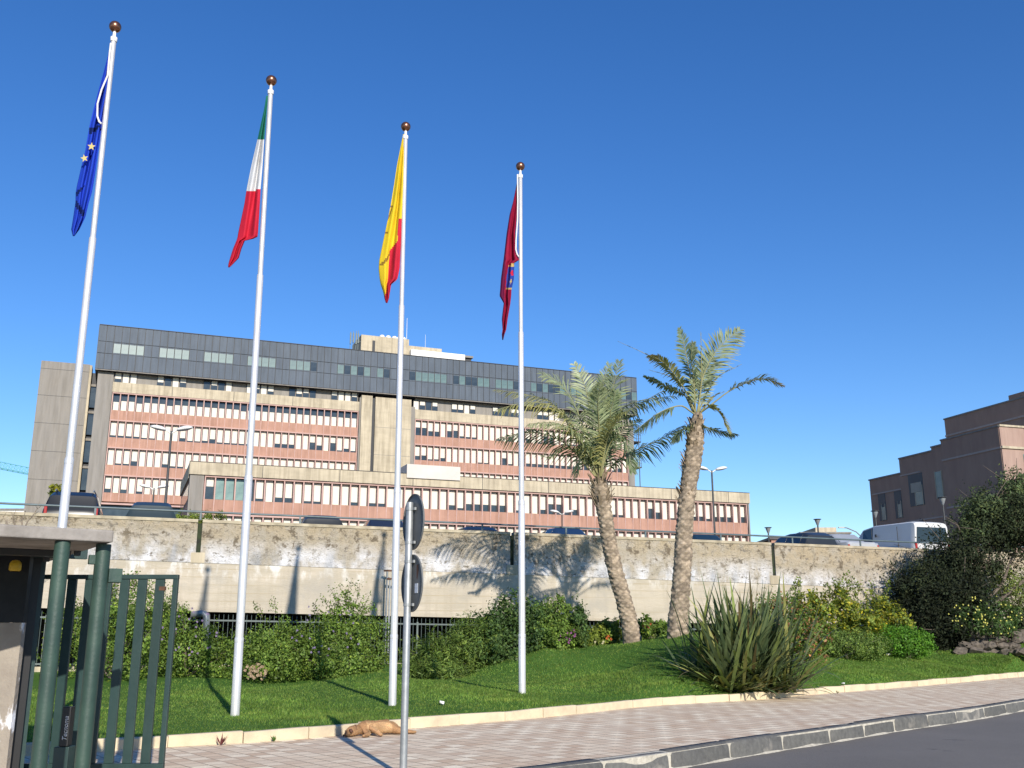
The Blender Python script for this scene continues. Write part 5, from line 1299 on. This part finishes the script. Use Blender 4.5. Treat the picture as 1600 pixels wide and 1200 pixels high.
boots(palms[0], 941, 795, 937, 752, LY, 46, .34, .24, 1); boots(palms[1], 1072, 790, 1089, 655, RY, 90, .20, .26, 2)

# ================================================================ FLAX
def flax(px, py, label):
    for Y in np.arange(12, 30, .05):
        P = atY(px, py, Y)
        if P.z < gz1(P.x, P.y): break
    root = thing('flax_bush', (P.x, P.y, P.z), label, 'flax plant'); rs = np.random.RandomState(5); V = []; Fc = []; T = []
    def blade(b, az, el, L, w_, bend, tw, col):
        n = 9; p = np.array(b, float); d = np.array([math.cos(az)*math.cos(el), math.sin(az)*math.cos(el), math.sin(el)]); h = np.array([math.cos(az+tw), math.sin(az+tw), 0]); sd_ = np.cross(h, [0,0,1.]); s0 = len(V)
        for i in range(n+1):
            q = i/n; ww = w_*(.55+.9*q if q < .35 else (1-((q-.35)/.65)**2.2))*.5 + .002
            V.append(p - sd_*ww + d*0); V.append(p + sd_*ww); p = p + d*L/n; e = bend*(q**1.8)*.5; d = d + np.array([math.cos(az)*e*.25, math.sin(az)*e*.25, -e]); d /= np.linalg.norm(d)
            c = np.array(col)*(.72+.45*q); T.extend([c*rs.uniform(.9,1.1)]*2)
        for i in range(n): a = s0+i*2; Fc.append((a, a+1, a+3, a+2))
    fans = [(rs.normal(.08,.42), rs.normal(0,.30)) for _ in range(42)]
    for k_ in range(760):
        fx, fy = fans[rs.randint(len(fans))]; az = rs.uniform(0, 2*np.pi); az = math.atan2(math.sin(az)*.8, math.cos(az)*1.15) if True else az
        q = rs.rand(); el = R(8 + 74*q**.8); L = rs.uniform(1.15, 1.95)*(.80+.72*q)
        kind = rs.rand(); col = (1,1,.95) if kind < .38 else (.62,.70,.70) if kind < .62 else (1.7,1.65,1.1) if kind < .82 else (2.2,1.7,1.2) if kind < .93 else (.9,.55,.5)  # pale tints carry yellow margins and painted glints
        blade((fx+rs.normal(0,.05), fy+rs.normal(0,.05), -.03), az, el, L, rs.uniform(.06,.105), (rs.uniform(.35,1.15) if rs.rand() < .38 else rs.uniform(.06,.42))*(1.3-q*.6), rs.normal(0,.5), col)
    for k_ in range(140):   # dry low leaves at the foot
        fx, fy = fans[rs.randint(len(fans))]; blade((fx,fy,0), rs.uniform(0,2*np.pi), R(rs.uniform(8,40)), rs.uniform(.7,1.3), .05, rs.uniform(.15,.4), rs.normal(0,.5), (2.0,1.45,.9) if rs.rand() < .6 else (1.1,.8,.55))
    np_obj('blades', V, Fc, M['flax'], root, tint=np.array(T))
flax(1163, 1080, 'big spiky flax clump with long sword leaves beside the pavement edging')

# ================================================================ SHRUBS
def lobe_leaves(rs, c, rad, n, size, up=.4, ncl=None, shell=.55, narrow=.55, tintf=None, zmin=None):
    ncl = ncl or max(10, n//26); u = rs.normal(size=(ncl, 3)); u /= np.linalg.norm(u, axis=1)[:, None]
    rr_ = (shell + (1-shell)*rs.rand(ncl))**.8 * (1 + .16*rs.normal(size=ncl)); cc = c + u*rr_[:, None]*rad
    k = rs.randint(ncl, size=n); cs = rs.uniform(.5, 1.6, ncl)[k]; p = cc[k] + rs.normal(size=(n, 3))*.09*np.mean(rad)*cs[:, None]*1.1 + rs.normal(size=(n,3))*.03
    if zmin is not None: p[:, 2] = np.maximum(p[:, 2], zmin(p[:, 0], p[:, 1]) + rs.uniform(0, .12, n))
    nrm_ = u[k] + rs.normal(size=(n, 3))*.75; nrm_[:, 2] += up; nrm_ /= np.linalg.norm(nrm_, axis=1)[:, None]
    a = rs.normal(size=(n, 3)); a[:, 2] += .4; a -= nrm_*(a*nrm_).sum(1)[:, None]; a /= np.linalg.norm(a, axis=1)[:, None]; b = np.cross(nrm_, a)
    s_ = size*rs.uniform(.6, 1.35, n)[:, None]
    V = np.empty((n, 4, 3)); V[:, 0] = p; V[:, 1] = p + a*s_*.5 + b*s_*narrow*.5; V[:, 2] = p + a*s_ + nrm_*s_*.08; V[:, 3] = p + a*s_*.5 - b*s_*narrow*.5
    ct = rs.uniform(.55, 1.3, ncl)[k]*rs.uniform(.8, 1.2, n); T = ct[:, None]*np.ones(3)  # darker clumps paint in the dark gaps between leaves
    yl = rs.rand(n)**6; T = T*(1 + np.outer(yl, [.9, .5, .1]))
    if tintf: T = tintf(rs, p, T, k)
    return V.reshape(-1, 3), np.repeat(T, 4, 0)
def stems(mb, base, tips, r0, rs, bend=.25):
    base = Vector(base)
    for t in tips:
        t = Vector(t); m_ = base.lerp(t, .5) + Vector((rs.normal(), rs.normal(), abs(rs.normal())))*bend*.3; mb.tube([base, m_, t], [r0, r0*.6, r0*.25], 5)
def shrub(name, label, cat, lobes, Y, n, size, mat, seed, group=None, twigs=None, flowers=None, narrow=.55, up=.4, dens=1, tintf=None, depth=1.0, basepx=None, shell=.5, stem_r=.03):
    """lobes: (px, py, rx_px, ry_px, dY)"""
    rs = np.random.RandomState(seed); x0 = sum(l[0] for l in lobes)/len(lobes); P0 = atY(basepx or x0, 1000, Y); bz = gz1(P0.x, P0.y)
    root = thing(name, (P0.x, P0.y, bz), label, cat, group); o = np.array([P0.x, P0.y, bz]); V = []; T = []; tips = []
    tot = sum(l[2]*l[3] for l in lobes)
    for lx, ly, rx, ry, dY in lobes:
        yy = Y + dY; c = np.array(atY(lx, ly, yy)); s_ = yy/F; rad = np.array([rx*s_, max(rx, ry)*s_*depth*.9, ry*s_])
        m_ = int(n*lx*0 + n*rx*ry/tot); v_, t_ = lobe_leaves(rs, c, rad, m_, size, up, tintf=tintf, narrow=narrow, shell=shell, zmin=lambda x, y: gz(x, y)); V.append(v_); T.append(t_); tips += [c, c + np.array([rad[0]*.6, 0, rad[2]*.5]), c - np.array([rad[0]*.6, 0, -rad[2]*.5])]
    V = np.vstack(V) - o; T = np.vstack(T); np_obj('foliage', V, np.arange(len(V)).reshape(-1, 4), M[mat], root, tint=T)
    mb = MB(); stems(mb, (0,0,-.05), [t - o for t in tips], stem_r, rs)
    if twigs:
        for (ax_, ay_, bx_, by_, dY) in twigs:
            a = np.array(atY(ax_, ay_, Y+dY)) - o; b_ = np.array(atY(bx_, by_, Y+dY)) - o; mb.tube([a, (a+b_)/2 + rs.normal(size=3)*.05, b_], [.014, .010, .004], 4)
    mb.build('stems', M['bark'], root)
    if twigs:
        V2 = []; T2 = []
        for (ax_, ay_, bx_, by_, dY) in twigs:
            for q in np.linspace(.25, 1.05, 9):
                p = np.array(atY(ax_+(bx_-ax_)*q, ay_+(by_-ay_)*q, Y+dY)) - o; v_, t_ = lobe_leaves(rs, p, np.array([.11,.11,.11]), 7, size*.85, ncl=6, narrow=narrow); V2.append(v_); T2.append(t_)
        V2 = np.vstack(V2); np_obj('sprigs', V2, np.arange(len(V2)).reshape(-1, 4), M[mat], root, tint=np.vstack(T2), kind='stuff')
    if flowers:
        V3 = []; T3 = []
        for fx, fy, fr_, nf, colr, sz, fdY in flowers:
            for _ in range(nf):
                a = rs.uniform(0, 2*np.pi); q = fr_*math.sqrt(rs.rand()); p = np.array(atY(fx+q*math.cos(a), fy+q*math.sin(a)*.8, Y+fdY+rs.uniform(-.25,.25))) - o
                for k_ in range(7):
                    aa = rs.uniform(0, 2*np.pi); e1 = np.array([math.cos(aa), rs.uniform(-.5,.2), math.sin(aa)])*sz; e2 = np.array([-math.sin(aa), rs.uniform(-.4,.2), math.cos(aa)])*sz*.5
                    V3 += [p, p+e1*.5+e2, p+e1, p+e1*.5-e2]; c = np.array(colr)*rs.uniform(.7,1.15); T3 += [c]*4
        np_obj('flowers', np.array(V3), np.arange(len(V3)).reshape(-1, 4), M['petal'], root, tint=np.array(T3), kind='stuff')
    return root
HG = 'shrubs of the hedge below the retaining wall'
shrub('hedge_shrub', 'dense green shrub behind the gate bars at the left end of the hedge', 'shrub', [(118,1000,40,62,0),(170,985,45,72,.3),(215,1005,45,58,-.6),(215,950,38,42,.6)], 29.6, 13000, .085, 'leaf_a', 11, HG, twigs=[(175,940,168,902,.3),(205,930,212,893,.4),(225,930,222,905,.2)])
shrub('hedge_shrub', 'dark flecked green shrub between the gate and the second flagpole', 'shrub', [(262,1002,42,54,.3),(305,1020,48,42,-.3),(345,1028,40,36,-.6),(268,956,26,24,.6)], 29.8, 12000, .08, 'leaf_a', 12, HG, flowers=[(300,990,50,30,(.30,.22,.38),.035,-1.3)], twigs=[(275,940,268,915,.4)])
shrub('hedge_shrub', 'green shrub just right of the second flagpole with a pale dry patch low down', 'shrub', [(405,1020,45,36,-.2),(440,1010,45,40,.3),(420,1038,50,26,-.9)], 29.6, 10000, .08, 'leaf_a', 13, HG, flowers=[(400,1050,18,40,(.42,.30,.20),.05,-1.6)], twigs=[(430,960,426,938,.4),(410,965,398,945,.4)])
shrub('hedge_shrub', 'tallest hedge shrub, topped with thin pale sprigs against the wall', 'shrub', [(510,1010,50,46,-.2),(540,970,36,38,.4),(575,1010,38,48,0),(480,1030,40,35,-.7),(545,1040,60,28,-1.0)], 29.8, 16000, .08, 'leaf_a', 14, HG,
      twigs=[(540,945,548,908,.3),(550,945,530,915,.3),(555,945,562,912,.3),(535,950,516,920,.2),(560,950,575,930,.4),(545,950,540,925,.5),(520,955,505,935,.4),(565,960,585,945,.3),(530,950,525,932,.5),(500,965,492,945,.4)], flowers=[(510,990,60,26,(.25,.20,.34),.035,-1.2)])
shrub('rosemary_shrub', 'low feathery yellow-green shrub to the right of the sign post, before the picket fence', 'shrub', [(655,1030,32,30,0),(700,1022,45,36,-.3),(740,1010,40,42,-.2),(690,1045,60,16,-.9)], 29.9, 15000, .13, 'leaf_c', 15, None, narrow=.2, up=.9)
shrub('hedge_shrub', 'broad dark-leaved shrub behind the fourth flagpole, under the palm shadows', 'shrub', [(775,1000,38,52,0),(800,965,45,34,.3),(835,985,42,50,.2),(800,1015,55,30,-.7)], 30.2, 13000, .10, 'leaf_b', 16, HG)
shrub('flowering_shrub', 'light green shrub with small mauve flowers, right of the fourth flagpole', 'shrub', [(858,990,38,46,0),(875,960,34,28,.3),(868,1005,42,26,-.6)], 30.4, 9000, .085, 'leaf_a', 17, None, flowers=[(888,995,16,16,(.30,.09,.26),.032,-1.1)])
shrub('column_shrub', 'narrow dark upright shrub between the mauve-flowered shrub and the left palm', 'shrub', [(906,985,11,36,0),(903,965,6,20,0)], 30.2, 3000, .08, 'leaf_b', 18, None)
shrub('flower_clump', 'small bright clump with one orange bloom to the left of the left palm', 'plant', [(930,1000,20,18,-.2),(953,990,22,20,.2)], 31.0, 3600, .11, 'leaf_e', 19, 'flower clumps beside the palms', flowers=[(951,995,7,4,(.50,.12,.03),.045,-.6),(935,1004,14,6,(.6,.55,.35),.035,-.7)])
shrub('flower_clump', 'leafy clump with small red-orange blooms between the two palms', 'plant', [(1010,985,18,20,.3),(1035,988,14,16,.2)], 31.0, 2600, .11, 'leaf_a', 20, 'flower clumps beside the palms', flowers=[(1012,982,12,4,(.5,.10,.03),.04,-.5)])
def pinkt(rs, p, T, k):
    m_ = rs.rand(len(T)) < .3; T[m_] = T[m_]*np.array([2.3, .75, 2.0]); return T
shrub('red_leaved_shrub', 'loose shrub with reddish pink leaf tips right behind the spiky flax', 'shrub', [(1235,985,42,45,0),(1265,1000,38,40,-.5),(1225,955,32,25,.4),(1190,980,40,40,.6)], 29.5, 9500, .09, 'leaf_a', 21, None, tintf=pinkt, twigs=[(1230,950,1235,925,.3)])
def yelt(rs, p, T, k):
    m_ = rs.rand(len(T)) < .35; T[m_] = T[m_]*np.array([2.0, 1.45, .8]); return T
shrub('golden_shrub', 'yellow and green shrub in front of the wall, just right of the reddish shrub', 'shrub', [(1262,950,24,30,.5),(1285,962,22,34,0)], 33, 3600, .11, 'leaf_e', 22, 'yellow-green shrubs before the wall', tintf=yelt, twigs=[(1250,935,1245,912,.3),(1240,930,1248,905,.3)])
shrub('golden_shrub', 'tallest yellow-green shrub with upright shoots, left of the dark tree', 'shrub', [(1325,960,26,32,0),(1345,980,32,22,-.2),(1315,935,14,20,.3)], 34.5, 4300, .11, 'leaf_e', 23, 'yellow-green shrubs before the wall', tintf=yelt, twigs=[(1335,945,1338,915,.3),(1350,955,1356,928,.3),(1318,930,1312,908,.3),(1328,935,1330,908,.2),(1310,925,1305,905,.3),(1325,920,1322,900,.3),(1300,930,1292,915,.3),(1340,930,1345,912,.3)])
shrub('golden_shrub', 'yellow-green shrub with spiky shoots at the left foot of the dark tree', 'shrub', [(1378,965,24,34,0),(1402,978,22,26,-.1)], 35.4, 4200, .11, 'leaf_e', 24, 'yellow-green shrubs before the wall', tintf=yelt, twigs=[(1365,935,1362,910,.3),(1385,930,1388,912,.3)])
shrub('low_hedge', 'low clipped olive-green mound at the back of the right lawn', 'hedge', [(1318,1010,42,20,0),(1350,1010,34,20,-.1),(1290,1012,26,18,.2)], 32.2, 11000, .06, 'leaf_c', 25, None, shell=.75)
shrub('low_hedge', 'low bright green mound at the back of the right lawn, next to the dark tree', 'hedge', [(1405,1004,38,22,0),(1430,1006,26,18,0)], 33.6, 11000, .065, 'leaf_f', 26, None, shell=.75)
shrub('daisy_bush', 'bush dotted with yellow daisies above the rock border under the dark tree', 'shrub', [(1515,968,32,26,0),(1545,958,34,30,.3),(1575,970,30,24,.1),(1545,978,45,18,-.2)], 36.6, 6000, .09, 'leaf_b', 27, None, flowers=[(1515,958,34,30,(.70,.66,.16),.030,-1.0),(1562,968,36,30,(.70,.66,.16),.030,-1.0)])
shrub('loose_shrub', 'loose pale green shrub at the right edge of the photo, above the rock border', 'shrub', [(1580,925,36,45,0),(1620,940,36,50,.3),(1560,895,26,24,.5)], 39.0, 8000, .09, 'leaf_a', 28, None, tintf=lambda rs, p, T, k: T*np.array([1.1, .9, 1.25]))
# ---------------------------------------------------------------- dark tree
def tree(label, px, Y, lobes, trunkpts, n, seed):
    B = atY(px, 1010, Y); bz = gz1(B.x, B.y); root = thing('evergreen_tree', (B.x, B.y, bz), label, 'tree'); o = np.array([B.x, B.y, bz]); rs = np.random.RandomState(seed); V = []; T = []; tot = sum(l[2]*l[3] for l in lobes); mb = MB()
    for lx, ly, rx, ry, dY, lt in lobes:
        yy = Y + dY; c = np.array(atY(lx, ly, yy)); s_ = yy/F; rad = np.array([rx, (rx+ry)/2, ry])*s_
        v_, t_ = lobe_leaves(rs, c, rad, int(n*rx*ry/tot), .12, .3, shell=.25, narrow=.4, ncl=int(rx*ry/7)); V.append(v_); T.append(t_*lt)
        mb.tube([np.array([0,0,.2 + .3*rs.rand()]), (c-o)*.55 + rs.normal(size=3)*.15, c-o], [.09,.06,.015], 7)
        for _ in range(6): e = rs.normal(size=3)*rad*.75; mb.tube([(c-o)*.8, c-o+e*.5, c-o+e], [.03,.018,.006], 4)
    V = np.vstack(V) - o; np_obj('crown', V, np.arange(len(V)).reshape(-1, 4), M['leaf_d'], root, tint=np.vstack(T))
    mb.tube([(0,0,-.3),(.05,0,.3),(.1,.05,1.0)], [.22,.17,.13], 10); mb.build('trunk', M['bark'], root, smooth=True)
tree('large dark evergreen tree overhanging the right lawn, hiding the end of the wall', 1500, 38.0,
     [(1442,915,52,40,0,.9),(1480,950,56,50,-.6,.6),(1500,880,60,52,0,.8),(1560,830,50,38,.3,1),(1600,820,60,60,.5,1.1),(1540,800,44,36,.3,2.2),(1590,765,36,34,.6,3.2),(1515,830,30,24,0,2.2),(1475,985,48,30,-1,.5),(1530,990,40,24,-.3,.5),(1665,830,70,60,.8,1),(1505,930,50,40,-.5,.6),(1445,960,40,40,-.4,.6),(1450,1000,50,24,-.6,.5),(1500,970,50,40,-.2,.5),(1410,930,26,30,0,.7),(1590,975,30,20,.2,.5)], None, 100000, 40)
# rock border
rb = atY(1590, 1012, 36.5); rb.z = gz1(rb.x, rb.y); t = thing('rock_border', tuple(rb), 'low border of dark rough rocks below the yellow daisies at the right edge', 'rock border'); r = random.Random(6)
for i in range(90):
    px = r.uniform(1495, 1720); lv = i % 4; q = atY(px, 1018 - lv*9, 36.4 + r.uniform(-.2,.3) + lv*.12); s_ = r.uniform(.14, .26); bm = bmesh.new()
    for _ in range(18): v_ = Vector((r.gauss(0,1), r.gauss(0,1), r.gauss(0,1))).normalized(); bm.verts.new((v_.x*s_*1.3, v_.y*s_, v_.z*s_*.75))
    bmesh.ops.convex_hull(bm, input=bm.verts); me = bpy.data.meshes.new('rock'); bm.to_mesh(me); bm.free(); me.materials.append(M['stone']); o = bpy.data.objects.new('rock', me); COL.objects.link(o); o.parent = t; o.location = q - rb
# dry twigs over the canopy and small plants
def twig_bush(px, py, Y, label, ends, mat='twig', name='bare_shrub', z0=None):
    B = atY(px, py, Y); t = thing(name, (B.x, B.y, z0 if z0 is not None else B.z), label, 'plant'); r = random.Random(px); mb = MB(); o = t.location
    for ex, ey in ends:
        E_ = atY(ex, ey, Y + r.uniform(-.2,.2)); m_ = B.lerp(E_, .5) + Vector((r.gauss(0,.05), 0, r.gauss(0,.05))); mb.tube([B-o, m_-o, E_-o], [.022,.014,.005], 5)
        for _ in range(3):
            q = (m_.lerp(E_, r.random())); e2 = q + Vector((r.gauss(0,.16), r.gauss(0,.1), abs(r.gauss(0,.14)))); mb.tube([q-o, e2-o], [.010,.003], 4)
    if z0 is not None: mb.tube([Vector((B.x,B.y,z0))-o, B-o], [.05,.025], 6)
    mb.build('stems', M[mat], t)
twig_bush(34, 835, 28.5, 'bare dry twigs rising behind the concrete canopy at the left edge', [(4,806),(18,800),(40,798),(55,803),(30,812),(62,792),(10,818)], z0=.2)
def weed(px, py, label, col_, n, h):
    q = atz(px, py, .0); rs = np.random.RandomState(px); t = thing('weed', tuple(q), label, 'weed', 'weeds in the joint of the edging'); V = []; T = []
    for _ in range(n):
        a = rs.uniform(0, 2*np.pi); l_ = h*rs.uniform(.6,1.1); d = np.array([math.cos(a)*.7, math.sin(a)*.35-.1, .7+.3*rs.rand()]); s_ = np.array([-math.sin(a), math.cos(a), 0])*.011; p = d*l_
        V += [(0,0,0), p*.5-s_, p, p*.5+s_]; T += [np.array(col_)*rs.uniform(.7,1.2)]*4
    np_obj('leaves', np.array(V), np.arange(len(V)).reshape(-1,4), M['petal'], t, tint=np.array(T))
weed(345, 1165, 'reddish little weed at the foot of the edging near the gate', (.16,.05,.05), 18, .17); weed(428, 1159, 'small green weed at the foot of the edging left of the dog', (.08,.16,.03), 12, .10)
weed(1309, 1084, 'tiny green weed in a gap of the edging right of the flax', (.08,.12,.03), 9, .10)
# hedge and small tree on the deck
P = atY(303, 812, 38); t = thing('deck_hedge', (P.x, P.y, deckz(P)), 'low green hedge on the car park beside the grey corner of the hospital wing', 'hedge'); rs = np.random.RandomState(3); V = []; T = []
for i in range(5): v_, t_ = lobe_leaves(rs, np.array([-.8+.4*i, 0, 1.22]), np.array([.4,.4,.35]), 700, .07); V.append(v_); T.append(t_)
V = np.vstack(V); np_obj('foliage', V, np.arange(len(V)).reshape(-1,4), M['leaf_e'], t, tint=np.vstack(T)); mb = MB(); mb.tube([(0,0,0),(0,0,1.2)], .04, 5); mb.build('stems', M['bark'], t)
P = atY(87, 764, 44); t = thing('yellow_plant', (P.x, P.y, deckz(P)), 'yellow-green plant tip showing above the black off-roader', 'plant'); V = []; T = []; h = P.z - deckz(P)
v_, t_ = lobe_leaves(rs, np.array([0,0,h]), np.array([.22,.2,.16]), 500, .12); V.append(v_); T.append(t_*np.array([1.5,1.2,.6])); v_, t_ = lobe_leaves(rs, np.array([-.15,0,h-.2]), np.array([.12,.12,.12]), 150, .1); V.append(v_); T.append(t_)
V = np.vstack(V); np_obj('foliage', V, np.arange(len(V)).reshape(-1,4), M['leaf_e'], t, tint=np.vstack(T)); mb = MB(); mb.tube([(0,0,0),(.03,0,h)], .03, 5); mb.build('stem', M['bark'], t)
